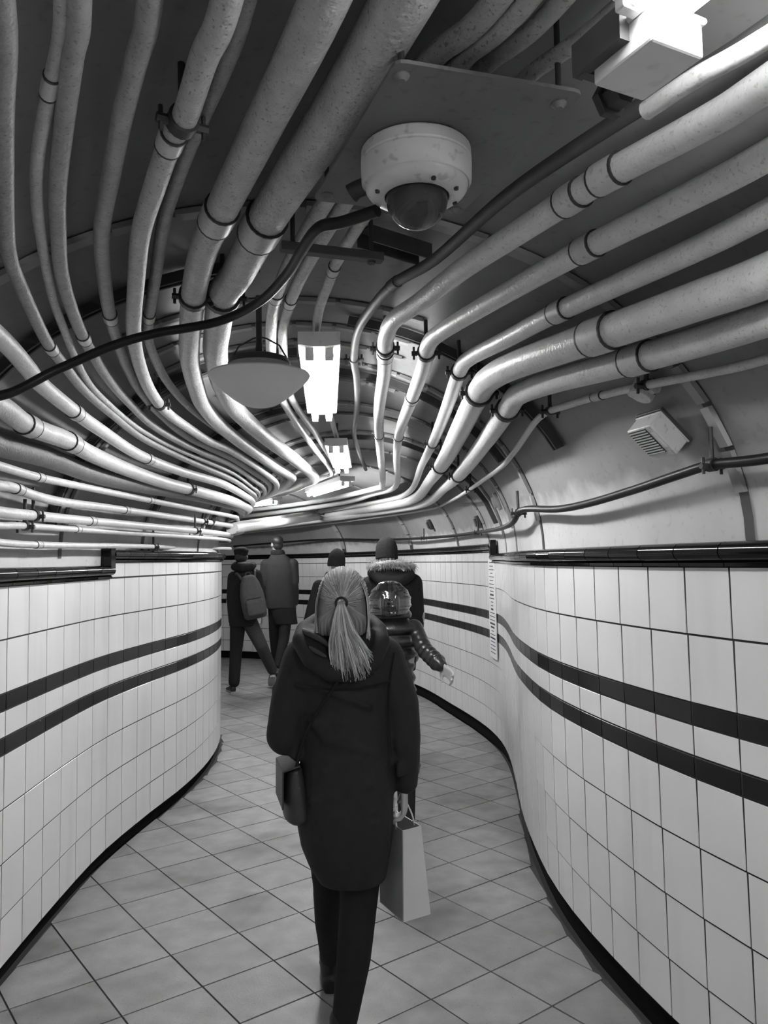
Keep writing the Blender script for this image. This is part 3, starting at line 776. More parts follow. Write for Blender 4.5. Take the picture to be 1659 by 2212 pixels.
names = {'pipe': 'ceiling_pipe', 'pipe2': 'ceiling_pipe', 'pipe3': 'ceiling_pipe', 'pipe4': 'ceiling_pipe', 'strut': 'conduit', 'cable': 'cable'}
for lab, m, r, P, co, cl in PIPES:
    P = [Vector(p) for p in P]
    path = catmull(P, 6)
    nm = names[m]
    o = MB().tube(path, r, 16 if r > .02 else 12).build(nm, M[m])
    tag(o, lab, 'cable' if m == 'cable' else 'pipe', 'cables' if m == 'cable' else 'pipes under the vault')
    for t in co:
        L = max(0.05, r * 2.2)
        q = sub_path(P, t, L, 7)
        rr = [r * 1.01, r * 1.13, r * 1.14, r * 1.14, r * 1.14, r * 1.13, r * 1.01]
        q = [q[0], q[0].lerp(q[1], .1), q[1], q[3], q[5], q[6].lerp(q[5], .1), q[6]]
        MB().tube(q, rr, 18).build('coupling', M['collar'] if m != 'strut' else M['strut'], o)
        for tt in (q[0], q[-1]):
            d = (q[-1] - q[0]).normalized()
            MB().tube([tt - d * .0025, tt + d * .0025], r * 1.15, 18).build('coupling_ring', M['clamp'], o)
    for t in cl:
        q = sub_path(P, t, 0.026, 3)
        c = MB().tube(q, r * 1.16 + .002, 16)
        d = (q[-1] - q[0]).normalized()
        up = (Vector((0, 0, 1)) - d * d.z).normalized()
        sd = d.cross(up)
        c.tube([q[1] + up * r, q[1] + up * (r + 0.09)], .007, 8)
        for s_ in (-1, 1):
            c.tube([q[1] + sd * s_ * (r * 1.1) - up * .004, q[1] + sd * s_ * (r * 1.1 + .022) - up * .004], .009, 6)
            c.tube([q[1] + sd * s_ * (r * 1.1 + .014) + up * .02, q[1] + sd * s_ * (r * 1.1 + .014) - up * .026], .0045, 6)
        c.build('pipe_clamp', M['clamp'], o)

# ------------------------------------------------------------------ steel channels the clamps hang from
for c, f0, f1, lab in ((5.92, .16, .47, 'dark steel channel across the vault over the thick speckled pipes'),
                       (6.80, .56, .86, 'dark steel channel across the vault over the bends of the pale pipes'),
                       (8.3, .55, .84, 'dark steel channel over the pale pipes, just past their bends'),
                       (9.9, .10, .48, 'dark steel channel over the bright pipes above the left wall step'),
                       (7.7, .05, .50, 'dark steel channel across the bright pipes below the cable crossing'),
                       (11.8, .08, .92, 'dark steel channel across the vault beyond the second twin-tube light')):
    k = sec(c)
    mb = MB()
    n = 14
    dk = 0.018 / (vault_arc(k + 1, .5) - vault_arc(k, .5)).length
    vs = []
    for q in range(n + 1):
        f = f0 + (f1 - f0) * q / n
        for kk, d in ((k - dk, .012), (k + dk, .012), (k + dk, .045), (k + dk * .45, .045), (k + dk * .45, .02), (k - dk * .45, .02), (k - dk * .45, .045), (k - dk, .045)):
            vs.append(vault_arc(kk, f, d))
    fs = [(q * 8 + i, q * 8 + (i + 1) % 8, q * 8 + 8 + (i + 1) % 8, q * 8 + 8 + i) for q in range(n) for i in range(8)]
    fs += [tuple(range(8)), tuple(n * 8 + i for i in range(7, -1, -1))]
    tag(mb.add(vs, fs).build('support_channel', M['strut'], smooth=False), lab, 'bracket', 'support channels')

# short brackets by the dome camera
br = empty('cable_bracket', (-.115, 1.895, 2.33))
def world_child(mb, name, m, root, **kw):
    o = mb.build(name, m, None, **kw)
    o.parent = root
    o.matrix_parent_inverse = root.matrix_world.inverted()
    return o
bpy.context.view_layer.update()
Mx = frame((-.115, 1.895, 2.325), (.236, .083, 0))
world_child(MB().box((0, 0, 0), (.028, .26, .022), Mx), 'bar', M['strut'], br, bevel=.002)
world_child(MB().tube([Mx @ Vector((0, .10, .01)), Mx @ Vector((0, .10, .14))], .006, 8), 'hanger_rod', M['clamp'], br)
world_child(MB().tube([Mx @ Vector((0, -.10, .01)), Mx @ Vector((0, -.10, .14))], .006, 8), 'hanger_rod', M['clamp'], br)
world_child(MB().lathe([(.011, -.004), (.011, .004)], 6, Mx @ Matrix.Translation((0, .10, -.013))), 'nut', M['clamp'], br)
tag(br, 'short dark bar hanging beside the dome camera, holding its cable', 'bracket')
Mx = frame((.045, 2.13, 2.435), (.184, .15, 0))
b2 = MB()
for z, w in ((.02, .06),):
    b2.box((0, 0, z), (.06, .22, .006), Mx)
    b2.box((.028, 0, 0), (.005, .22, .045), Mx)
    b2.box((-.028, 0, 0), (.005, .22, .045), Mx)
tag(b2.build('channel_bracket', M['strut'], smooth=False), 'dark open channel bracket where the thin dark conduit turns', 'bracket')

# ------------------------------------------------------------------ camera plate and dome camera
A, B, C_, D = Vector((.335, 1.225)), Vector((.172, 1.675)), Vector((-.135, 1.585)), Vector((.03, 1.135))
ce = (A + B + C_ + D) / 4
def rounded(poly, r):
    out = []
    n = len(poly)
    for i in range(n):
        a, b, c = poly[i - 1], poly[i], poly[(i + 1) % n]
        p = b + (a - b).normalized() * r; q = b + (c - b).normalized() * r
        for t in (0, .33, .67, 1):
            out.append((p.lerp(b, t)).lerp(b.lerp(q, t), t))
    return out
pl = rounded([A, B, C_, D], .018)
n = len(pl)
mb = MB().add([(p.x - ce.x, p.y - ce.y, 0) for p in pl] + [(p.x - ce.x, p.y - ce.y, .006) for p in pl],
              [tuple(range(n - 1, -1, -1)), tuple(range(n, 2 * n))] + [(i, (i + 1) % n, n + (i + 1) % n, n + i) for i in range(n)])
plate = mb.build('mounting_plate', M['plate'], smooth=False)
plate.location = (ce.x, ce.y, 2.312)
tag(plate, 'flat grey steel plate under the pipes carrying the dome camera', 'plate')
for p in (A.lerp(ce, .15), B.lerp(ce, .13), C_.lerp(ce, .13), D.lerp(ce, .13)):
    MB().lathe([(.0, -.009), (.006, -.009), (.009, -.006), (.013, -.002), (.013, 0)], 12, Matrix.Translation((p.x - ce.x, p.y - ce.y, 0)), caps=False).build('bolt', M['plate'], plate)
    MB().tube([(p.x - ce.x, p.y - ce.y, .006), (p.x - ce.x, p.y - ce.y, .16)], .005, 8).build('hanger_rod', M['clamp'], plate)

dc = empty('dome_camera', (.070, 1.395, 2.311))
MB().lathe([(.0, 0), (.097, 0), (.1, -.003), (.101, -.022), (.0995, -.024), (.0995, -.026), (.101, -.028), (.100, -.060), (.096, -.066), (.0955, -.067)], 48, caps=False).build('housing', M['housing'], dc)
MB().lathe([(.096, -.064), (.094, -.067), (.0935, -.0705), (.089, -.078), (.082, -.083), (.062, -.088), (.059, -.087), (.058, -.08)], 48, caps=False).build('bezel', M['housing'], dc)
for a in (20, 110, 200, 290, 335, 65):
    t = math.radians(a)
    MB().lathe([(0, -.0885), (.004, -.0885), (.0045, -.083)], 8, Matrix.Translation((.076 * math.cos(t), .076 * math.sin(t), .0)), caps=False).build('screw', M['clamp'], dc)
prof = [(.056, -.078), (.056, -.090)] + [(.056 * math.cos(a * PI / 24), -.092 - .052 * math.sin(a * PI / 24)) for a in range(1, 12)] + [(.0005, -.144)]
MB().lathe(prof, 40, caps=False).build('dome', M['glass'], dc)
MB().lathe([(.03, -.075), (.034, -.085), (.034, -.105), (.028, -.118), (.012, -.126), (0.001, -.127)], 24).build('lens_block', M['clamp'], dc)
MB().lathe([(.001, .02), (.013, .02), (.014, .0), (.012, -.004)], 20, Matrix.Translation((.006, -.012, -.115)) @ Matrix.Rotation(.9, 4, 'X')).build('lens', M['cable'], dc)
MB().lathe([(.054, -.079), (.0, -.079)], 24, caps=False).build('lens_tray', M['clamp'], dc)
MB().tube([(-.085, .02, -.05), (-.11, .03, -.055), (-.12, .035, -.06)], [.016, .016, .018], 14).build('cable_gland', M['clamp'], dc)
tag(dc, 'round white dome camera with a smoked glass bubble', 'camera')

# ------------------------------------------------------------------ twin-tube fluorescent lights
def fixture(a, b, z, label, extra=0.0, w=.075):
    a = Vector((a[0], a[1], z)); b = Vector((b[0], b[1], z))
    L = (b - a).length
    Mx = frame((a + b) / 2, b - a)
    root = empty('fluorescent_light', M=Mx)
    bpy.context.view_layer.update()
    tag(root, label, 'light', 'twin-tube lights along the passage')
    bd = MB()
    y0, y1 = -L / 2 - .045 - extra, L / 2 + .045
    sect = [(-w, .030), (-w, .075), (w, .075), (w, .030), (.02, .022), (-.02, .022)]
    n = len(sect)
    bd.add([(x, y, zz) for y in (y0, y1) for x, zz in sect], [tuple(range(n)), tuple(range(2 * n - 1, n - 1, -1))] + [(i, (i + 1) % n, n + (i + 1) % n, n + i) for i in range(n)])
    bd.build('body', M['white_metal'], root, smooth=False)
    for x in (-.035, .035):
        MB().tube([(x, -L / 2, 0), (x, L / 2, 0)], .0165, 12).build('tube', M['tube'], root)
        for s_ in (-1, 1):
            h = MB().box((x, s_ * (L / 2 + .010), .012), (.030, .016, .062))
            h.tube([(x, s_ * (L / 2 - .002), 0), (x, s_ * (L / 2 + .006), 0)], .017, 12)
            h.build('lampholder', M['white_metal'], root, bevel=.002)
    for yy in (-L * .33, L * .33):
        MB().tube([(0, yy, .07), (0, yy, .22)], .007, 8).build('hanger_rod', M['clamp'], root)
    if extra:
        MB().box((0, y0 - .004, .05), (w * 2 + .012, .008, .062)).build('end_plate', M['white_metal'], root, bevel=.002)
        g = MB().box((.05, y0 - .02, .045), (.045, .03, .04))
        g.tube([(.05, y0 - .035, .045), (.05, y0 - .05, .045)], .02, 12)
        g.build('cable_entry', M['clamp'], root)
    return root

F0 = fixture((.346, .932), (.886, -.148), 2.25, 'bright twin-tube light with a boxy white end beside the camera plate', extra=.0, w=.062)
GM = F0.matrix_world.inverted() @ frame((.352, .985, 2.215), (-.447, .894, 0))
mb = MB().box((0, 0, 0), (.088, .105, .045), GM); mb.box((0, 0, .025), (.098, .115, .008), GM)
mb.build('gear_box', M['white_metal'], F0, smooth=False, bevel=.004)
mb = MB().box((-.052, .03, .02), (.016, .09, .045), GM); mb.box((-.01, .064, .01), (.09, .014, .026), GM)
mb.build('strap', M['strut'], F0, smooth=False)
mb = MB().tube([GM @ Vector((.02, .06, -.005)), GM @ Vector((.02, .10, -.005))], .02, 6)
mb.tube([GM @ Vector((.02, .085, -.005)), GM @ Vector((.02, .097, -.005))], .027, 6)
mb.build('conduit_nut', M['clamp'], F0, smooth=False)
fixture((-.221, 2.775), (-.308, 3.99), 2.30, 'bright twin-tube light hanging behind the grey bowl')
fixture((-.31, 5.2), (-.335, 6.42), 2.30, 'bright twin-tube light further along, between the two lit lengths')
fixture((-.36, 7.55), (-.80, 8.70), 2.30, 'bright twin-tube light where the passage bends')
fixture((-1.35, 9.75), (-2.20, 10.65), 2.30, 'last bright twin-tube light seen past the bend')
fixture((1.30, -.80), (1.95, -1.80), 2.25, 'unseen twin-tube light added in the stretch before the camera plate')  # unseen behind the camera, added to light the near walls

# ------------------------------------------------------------------ hanging bowl
bw = empty('hanging_bowl', (-.36, 2.29, 2.115))
MB().lathe([(.088, .034), (.098, .024), (.125, .012), (.147, .004), (.149, 0.0), (.146, -.006), (.128, -.026), (.105, -.046), (.078, -.068), (.052, -.084), (.03, -.091), (.0005, -.093)], 48, caps=False).build('bowl', M['bowl'], bw)
MB().lathe([(.0005, .058), (.07, .056), (.085, .05), (.092, .036), (.088, .03), (.0005, .03)], 40, caps=False).build('cap', M['strut'], bw)
MB().tube([(0, 0, .055), (0, 0, .10), (0, 0, .24)], [.014, .009, .009], 12).build('stem', M['clamp'], bw)
for s_ in (-1, 1):
    MB().tube([(s_ * .085, 0, .045), (s_ * .06, 0, .09), (s_ * .02, .01, .115), (0, .01, .12)], .0025, 8).build('wire', M['clamp'], bw)
tag(bw, 'matt grey bowl-shaped fitting with a dark cap hanging beside a lit tube light', 'light fitting')

# ------------------------------------------------------------------ louvred box on the vault
def on_vault(c, s, d):
    return vault(sec(c), s, d)
Mx = frame((.812, 2.30, 1.922), (-.28, 1, 0.0), (-.62, -.30, -.72))      # Y along the passage, Z away from the vault
lb = empty('louvred_box', M=Mx)
MB().box((0, 0, -.028), (.135, .125, .012)).build('back_plate', M['strut'], lb, bevel=.002)
MB().box((0, 0, .006), (.12, .12, .062)).build('case', M['housing'], lb, bevel=.005)
MB().box((0, 0, -.018), (.126, .126, .006)).build('rim', M['housing'], lb, bevel=.002)
MB().box((.006, .012, .0375), (.094, .084, .003)).build('grille_panel', M['clamp'], lb)
for q in range(10):
    MB().box((.006 - .0425 + q * .0094, .012, .0395), (.0038, .080, .004)).build('slat', M['housing'], lb)
MB().box((.006, -.044, .0375), (.06, .016, .002)).build('label_plate', M['paper'], lb)
MB().tube([(-.02, .05, -.03), (-.03, .085, -.03), (-.04, .12, -.05)], .012, 12).build('conduit_stub', M['strut'], lb)
tag(lb, 'small pale louvred box fixed to the vault under the thin conduit', 'box')
Mx = frame((.915, 2.24, 1.965), (.05, -.25, -.1), (-.8, -.1, -.55))
sp = MB().box((0, 0, .0), (.06, .20, .012), Mx)
o = tag(sp.build('bracket_plate', M['strut'], smooth=False, bevel=.002), 'dark flat strap on the vault behind the louvred box', 'bracket')

# junction box on the thin conduit
jb = empty('junction_box', M=frame((.757, 2.25, 2.045), (-.22, .6, .06), (-.5, 0, -.8)))
MB().lathe([(.0005, .028), (.032, .026), (.036, .02), (.036, -.02), (.0005, -.02)], 24, caps=False).build('box', M['collar'], jb)
MB().tube([(0, .03, 0), (0, .055, 0)], .017, 12).build('spout', M['collar'], jb)
MB().tube([(0, -.03, 0), (0, -.055, 0)], .017, 12).build('spout', M['collar'], jb)
tag(jb, 'round conduit box in the thin conduit above the louvred box', 'box')

# small pale spotlight-like fittings further along the vault
for c, f, lab in ((10.4, .885, 'small pale fitting on the vault where the black cable bends'), (13.4, .90, 'small dark clip plate on the vault above the fur-hooded parka'), (15.3, .88, 'small dark clip plate on the far vault over the beanie')):
    p = vault_arc(sec(c), f, .012); q = vault_arc(sec(c), f, .2)
    Mx = frame(p, vault_arc(sec(c) + .5, f) - vault_arc(sec(c) - .5, f), q - p)
    mb = MB().box((0, 0, .012), (.11, .07, .024), Mx)
    mb.box((0, 0, .032), (.07, .04, .022), Mx)
    tag(mb.build('cable_clip', M['rib' if c < 11 else 'strut'], smooth=False, bevel=.003), lab, 'clip')

# ------------------------------------------------------------------ notice on the right wall
def wall_at(C, y, sgn, z, off):
    i = min(range(len(C)), key=lambda q: abs(C[q].y - y))
    t = (C[i + 1] - C[i - 1]).normalized()
    n = Vector((t.y, -t.x)) * sgn
    p = C[i] + n * (off + .02 * z)
    return Vector((p.x, p.y, z)), t, n
p, t, n = wall_at(RC, 6.42, -1, 1.16, .016)
Mx = frame(p, t.to_3d(), Vector((0, 0, 1)))
nb = empty('notice_panel', M=Mx)
MB().box((0, 0, 0), (.008, .30, .80)).build('board', M['paper'], nb, bevel=.002)
rng = random.Random(3)
for q in range(26):
    z = .37 - q * .029
    w = rng.choice((.10, .16, .2, .22))
    MB().box((-.0046, 0, z), (.001, w, .006 if rng.random() < .75 else .014)).build('printed_line', M['ink'], nb)
tag(nb, 'tall narrow white notice with lines of print on the tiled wall below the moulding step', 'notice')
# ------------------------------------------------------------------ people
def remesh(mb, voxel, smooth=5, fac=0.5, name='part'):
    me = mb.mesh(name + '_src', False)
    o = bpy.data.objects.new(name + '_src', me)
    COL.objects.link(o)
    r = o.modifiers.new('r', 'REMESH')
    r.mode = 'VOXEL'; r.voxel_size = voxel; r.use_smooth_shade = True
    if smooth:
        s = o.modifiers.new('s', 'SMOOTH')
        s.iterations = smooth; s.factor = fac
    dg = bpy.context.evaluated_depsgraph_get()
    out = bpy.data.meshes.new_from_object(o.evaluated_get(dg))
    out.name = name
    bpy.data.objects.remove(o, do_unlink=True)
    bpy.data.meshes.remove(me)
    return out

def part(mb, name, m, root, voxel=0.008, smooth=5):
    return obj(name, remesh(mb, voxel, smooth, name=name), m, root)

def loft(mb, rings, n=26):
    vs = []; fs = []
    for z, cx, cy, rx, ry in rings:
        for i in range(n):
            a = 2 * PI * i / n
            c, s = math.cos(a), math.sin(a)
            e = 0.8
            vs.append((cx + rx * math.copysign(abs(c) ** e, c), cy + ry * math.copysign(abs(s) ** e, s), z))
    for k in range(len(rings) - 1):
        for i in range(n):
            j = (i + 1) % n
            fs.append((k * n + i, k * n + j, k * n + n + j, k * n + n + i))
    fs.append(tuple(range(n - 1, -1, -1)))
    fs.append(tuple((len(rings) - 1) * n + i for i in range(n)))
    return mb.add(vs, fs)

def chain(mb, pts, n=14):
    """pts = [(x,y,z,r), ...] joined by tapered capsules"""
    for a, b in zip(pts, pts[1:]):
        mb.caps(a[:3], a[3], b[:3], b[3], n)
    return mb

def hand(mb, w, d, nrm, side, s=1.0, curl=0.6):
    """palm and five unequal bent fingers; d along the hand, nrm = palm side, side = +1/-1 thumb side"""
    w = Vector(w); d = Vector(d).normalized(); nrm = Vector(nrm)
    nrm = (nrm - d * nrm.dot(d)).normalized()
    sv = d.cross(nrm) * side
    for i in range(4):
        o = sv * ((1.5 - i) * .019 * s)
        mb.caps(w + o * .45, .013 * s, w + d * (.082 * s) + o, .0115 * s, 10)
    for i, L in enumerate((.068, .078, .072, .056)):
        o = sv * ((1.5 - i) * .0205 * s)
        p = w + d * (.084 * s) + o
        dd = d
        for q, (fr, r) in enumerate(((.45, .0092), (.32, .0085), (.23, .0075))):
            ax = dd.cross(nrm)
            dd = (Quaternion(ax, curl * (.55 + .3 * q)) @ dd).normalized()
            e = p + dd * (L * fr * s)
            mb.caps(p, r * s, e, r * .94 * s, 8)
            p = e
    p = w + d * (.022 * s) + sv * (.026 * s)
    t1 = (d * .62 + sv * .62 + nrm * .35).normalized()
    e = p + t1 * (.038 * s)
    mb.caps(p, .0135 * s, e, .0105 * s, 8)
    t2 = (d * .85 + sv * .2 + nrm * .45).normalized()
    mb.caps(e, .0100 * s, e + t2 * (.03 * s), .0085 * s, 8)
    return mb

def head(mb, c, s=1.0, turn=0.0, tilt=0.0):
    """head facing +Y (turned by 'turn'), centre c, with nose, brow, lips, chin and ears"""
    R = Matrix.Rotation(turn, 3, 'Z') @ Matrix.Rotation(tilt, 3, 'X')
    c = Vector(c)
    def e(p, r, M3=None):
        mb.ball(c + R @ (Vector(p) * s), tuple(q * s for q in r), (R if M3 is None else R @ M3).to_4x4(), 18, 12)
    e((0, -.008, .022), (.073, .092, .088))
    e((0, .030, -.045), (.056, .060, .068))
    e((0, .066, -.088), (.024, .02, .02))
    e((0, .092, -.014), (.012, .016, .026))
    e((0, .100, -.030), (.016, .012, .010))
    e((-.030, .077, .020), (.024, .014, .010)); e((.030, .077, .020), (.024, .014, .010))
    e((0, .088, -.056), (.024, .009, .006)); e((0, .087, -.067), (.021, .009, .006))
    for q in (-1, 1):
        e((q * .076, -.008, -.012), (.009, .019, .031))
        e((q * .034, .060, -.020), (.024, .022, .020))
    return R

def eyes(root, c, R, s, m):
    for q in (-1, 1):
        p = Vector(c) + R @ (Vector((q * .031, .076, .004)) * s)
        MB().ball(p, .0125 * s, None, 12, 8).build('eye', m, root)

def shoe(mb, heel, toe_dir, s=1.0, pitch=0.0, h=.07):
    """a shoe with heel, arch, instep and rounded toe; heel = back of the sole on the ground"""
    d = Vector((toe_dir[0], toe_dir[1], 0)).normalized()
    Mx = Matrix.Translation(heel) @ frame((0, 0, 0), d).to_3x3().to_4x4() @ Matrix.Rotation(pitch, 4, 'X')
    prof = [(.0, .030, .060), (.03, .036, .075), (.09, .036, .078), (.14, .040, .060), (.19, .045, .046), (.235, .040, .036), (.262, .022, .022)]
    vs = []; fs = []
    n = 14
    for y, hw, hh in prof:
        for i in range(n):
            a = 2 * PI * i / n
            x = hw * math.cos(a); z = hh / 2 + hh / 2 * math.sin(a)
            if z < hh * .25:
                z = 0.0
            vs.append(Mx @ Vector((x * s, y * s, z * s)))
    for k in range(len(prof) - 1):
        for i in range(n):
            j = (i + 1) % n
            fs.append((k * n + i, k * n + j, k * n + n + j, k * n + n + i))
    fs.append(tuple(range(n - 1, -1, -1))); fs.append(tuple((len(prof) - 1) * n + i for i in range(n)))
    return mb.add(vs, fs)

M['skin'] = mat('skin', 0.40, rough=0.5, var=0.06, scale=30)
M['skin_dark'] = mat('eye_white', 0.6, rough=0.2, var=0.02)
M['parka'] = mat('black_parka_cloth', 0.017, rough=0.75, spec=0.3, var=0.25, scale=30, bump=0.7, bscale=26)
M['lining'] = mat('grey_hood_lining', 0.045, rough=0.8, var=0.3, scale=40, bump=0.5, bscale=60)
M['coat'] = mat('black_wool', 0.016, rough=0.9, spec=0.2, var=0.25, scale=40, bump=0.4, bscale=60)
M['jacket'] = mat('dark_grey_jacket', 0.032, rough=0.85, spec=0.2, var=0.2, scale=40, bump=0.4, bscale=50)
M['puffer'] = mat('glossy_quilted_nylon', 0.018, rough=0.30, spec=0.5, var=0.2, scale=25, bump=0.8, bscale=28)
M['wetlook'] = mat('patent_hood', 0.012, rough=0.10, spec=0.8, var=0.2, scale=20, bump=0.9, bscale=22, coat=0.8)
M['trouser'] = mat('black_trousers', 0.016, rough=0.85, spec=0.2, var=0.2, scale=40, bump=0.4, bscale=40)
M['jean'] = mat('grey_trousers', 0.045, rough=0.85, spec=0.2, var=0.3, scale=60, bump=0.4, bscale=50)
M['boot'] = mat('black_leather', 0.014, rough=0.4, spec=0.4, var=0.2)
M['sole'] = mat('white_sole', 0.38, rough=0.6, var=0.1)
M['knit'] = mat('dark_knit', 0.025, rough=0.95, spec=0.1, var=0.3, scale=90, bump=0.9, bscale=160)
M['fur'] = mat('grey_fur', 0.30, rough=0.7, var=0.4, scale=40)
M['hair'] = mat('blonde_hair', 0.22, rough=0.38, spec=0.6, var=0.45, scale=26, stretch=(1, 1, .18))
M['hair2'] = mat('pale_blonde_strands', 0.42, rough=0.36, spec=0.6, var=0.35, scale=40, stretch=(1, 1, .12))
M['hair3'] = mat('light_blonde_strands', 0.70, rough=0.34, spec=0.6, var=0.2, scale=40, stretch=(1, 1, .12))
M['hairdark'] = mat('dark_hair', 0.02, rough=0.45, var=0.3, scale=40)
M['pack'] = mat('grey_backpack', 0.055, rough=0.8, var=0.3, scale=30, bump=0.6, bscale=40)
M['paperbag'] = mat('white_paper_bag', 0.62, rough=0.55, var=0.10, scale=8, bump=0.5, bscale=12)
M['paperdark'] = mat('grey_bag_gusset', 0.30, rough=0.55, var=0.2, scale=12)
M['leather'] = mat('dark_leather_bag', 0.030, rough=0.5, var=0.3, scale=30, bump=0.3, bscale=90)

def body_base(root, H, hc, hs, turn, pelvis, legs, arms, hands, voxel, m=None, tilt=0.0):
    """one continuous body: head, neck, torso, limbs, hands, feet"""
    b = MB()
    R = head(b, hc, hs, turn, tilt)
    neck = Vector((pelvis[0], pelvis[1] * .3, hc[2] - .17 * hs))
    b.caps(Vector(hc) + Vector((0, -.01, -.06)), .052 * hs, neck, .056 * hs)
    z0, z1 = pelvis[2], neck.z
    loft(b, [(z0 - .06, pelvis[0], pelvis[1], .10, .08), (z0, pelvis[0], pelvis[1], .125, .09), (z0 + .3 * (z1 - z0), pelvis[0], pelvis[1] * .7, .105, .075),
             (z0 + .7 * (z1 - z0), pelvis[0], pelvis[1] * .4, .13, .085), (z0 + .9 * (z1 - z0), pelvis[0], 0, .11, .065), (z1, neck.x, neck.y, .055, .05)])
    for c in legs + arms:
        chain(b, c)
    for q in hands:
        hand(b, *q)
    o = part(b, 'body', m or M['skin'], root, voxel, 3)
    eyes(root, hc, R, hs, M['skin_dark'])
    return o

# ---- blonde woman in a long black parka -------------------------------------------------
W = empty('person', (-.14, 2.62, 0))
tag(W, 'person with a blonde ponytail in a long black hooded parka, walking away', 'person')
hc = (0.0, 0.0, 1.428)
wrR = Vector((.190, .005, .825)); wrL = Vector((-.115, .215, 1.035))
body_base(W, 1.55, hc, .98, .05, (0, .0, .82),
          [[(.065, 0, .80, .07), (.035, -.005, .43, .045), (-.018, -.045, .09, .030), (-.02, .07, .03, .026)],
           [(-.065, 0, .80, .07), (-.068, .16, .44, .045), (-.082, .36, .09, .030), (-.085, .47, .03, .026)]],
          [[(.125, 0, 1.24, .045), (.182, -.02, 1.0, .035), tuple(wrR) + (.023,)], [(-.125, 0, 1.24, .045), (-.185, -.035, 1.0, .035), tuple(wrL) + (.023,)]],
          [(wrR, (.0, .02, -1), (-1, .1, 0), 1, .92, 1.15), (wrL, (.25, .95, .15), (1, -.2, 0), -1, .92, .8)], .006)
c = MB()
loft(c, [(.545, .018, .0, .108, .125), (.60, .006, 0, .130, .140), (.66, .0, 0, .148, .148), (.74, -.004, 0, .158, .150), (.85, .0, 0, .156, .145), (.97, .006, 0, .150, .135),
         (1.10, .004, -.005, .152, .125), (1.20, .0, -.008, .160, .118), (1.27, -.002, -.008, .145, .105), (1.32, 0, -.005, .105, .09), (1.36, 0, 0, .07, .075)])
chain(c, [(.125, -.005, 1.245, .075), (.178, -.022, 1.10, .066), (.188, -.022, .99, .060), (.196, -.005, .845, .040)])
chain(c, [(-.125, -.005, 1.245, .078), (-.165, -.03, 1.12, .074), (-.188, -.04, 1.01, .066), (-.150, .09, 1.01, .052), (-.12, .19, 1.03, .042)])
rg = random.Random(11)
for q in range(22):      # soft folds pressed up in the cloth
    z = rg.uniform(.68, 1.18); x = rg.uniform(-.06, .05)
    c.caps((x - .05, -.128, z), .012, (x + .05, -.130, z + rg.uniform(-.05, .06)), .010, 8)
for q in range(7):
    z = rg.uniform(.98, 1.2)
    c.caps((-.225, -.03, z), .014, (-.15, -.085, z - .05), .012, 8)
    c.caps((.235, -.02, z - .08), .010, (.17, -.075, z - .11), .010, 8)
part(c, 'parka', M['parka'], W, .008, 5)
h = MB()
for L in ([(-.085, .05, 1.375, .024), (-.128, -.02, 1.345, .028), (-.132, -.075, 1.312, .032), (-.095, -.118, 1.262, .034), (-.03, -.138, 1.222, .034), (.035, -.138, 1.218, .034), (.095, -.118, 1.255, .034), (.122, -.07, 1.305, .032), (.115, -.02, 1.34, .028), (.08, .05, 1.372, .024)],
          [(-.10, -.03, 1.34, .022), (-.085, -.09, 1.30, .026), (-.02, -.118, 1.27, .028), (.05, -.112, 1.28, .028), (.09, -.06, 1.325, .024)],
          [(-.135, -.05, 1.34, .016), (-.08, -.10, 1.328, .014), (-.04, -.11, 1.30, .012)],
          [(-.11, -.115, 1.285, .014), (-.06, -.14, 1.262, .013), (-.02, -.148, 1.25, .010)]):
    chain(h, L, 12)
h.ball((0, -.085, 1.255), (.105, .05, .06))
part(h, 'hood', M['parka'], W, .007, 4)
h = MB()
chain(h, [(-.138, -.045, 1.345, .010), (-.105, -.105, 1.340, .011), (-.065, -.132, 1.322, .009), (-.035, -.138, 1.300, .007)], 10)
chain(h, [(-.125, -.095, 1.305, .008), (-.085, -.140, 1.290, .009), (-.05, -.155, 1.272, .007)], 10)
part(h, 'hood_lining', M['lining'], W, .005, 3)
# seams and back yoke line of the parka
MB().tube(catmull([(-.150, -.118, 1.185), (-.05, -.142, 1.172), (.05, -.142, 1.172), (.150, -.116, 1.185)], 5), .0035, 6).build('yoke_seam', M['coat'], W)
MB().tube(catmull([(.165, -.075, 1.27), (.150, -.098, 1.18), (.145, -.105, 1.08), (.150, -.105, .95)], 5), .003, 6).build('side_seam', M['coat'], W)
# legs
t = MB()
chain(t, [(.060, 0, .80, .085), (.035, -.005, .46, .062), (.018, -.025, .30, .056), (-.016, -.045, .10, .040)])
chain(t, [(-.060, 0, .80, .085), (-.066, .155, .46, .062), (-.075, .24, .30, .056), (-.082, .355, .11, .040)])
part(t, 'trousers', M['trouser'], W, .008, 4)
for hp, d, pt in (((-.020, -.085, .0), (-.02, 1), 0.0), ((-.084, .305, .012), (-.08, 1), .05)):
    s_ = MB(); shoe(s_, Vector(hp), d, .92, pt)
    a = Vector(hp) + Vector((0, .045, .05))
    s_.caps(a, .038, a + Vector((0, 0, .07)), .043)
    part(s_, 'boot', M['boot'], W, .006, 3)
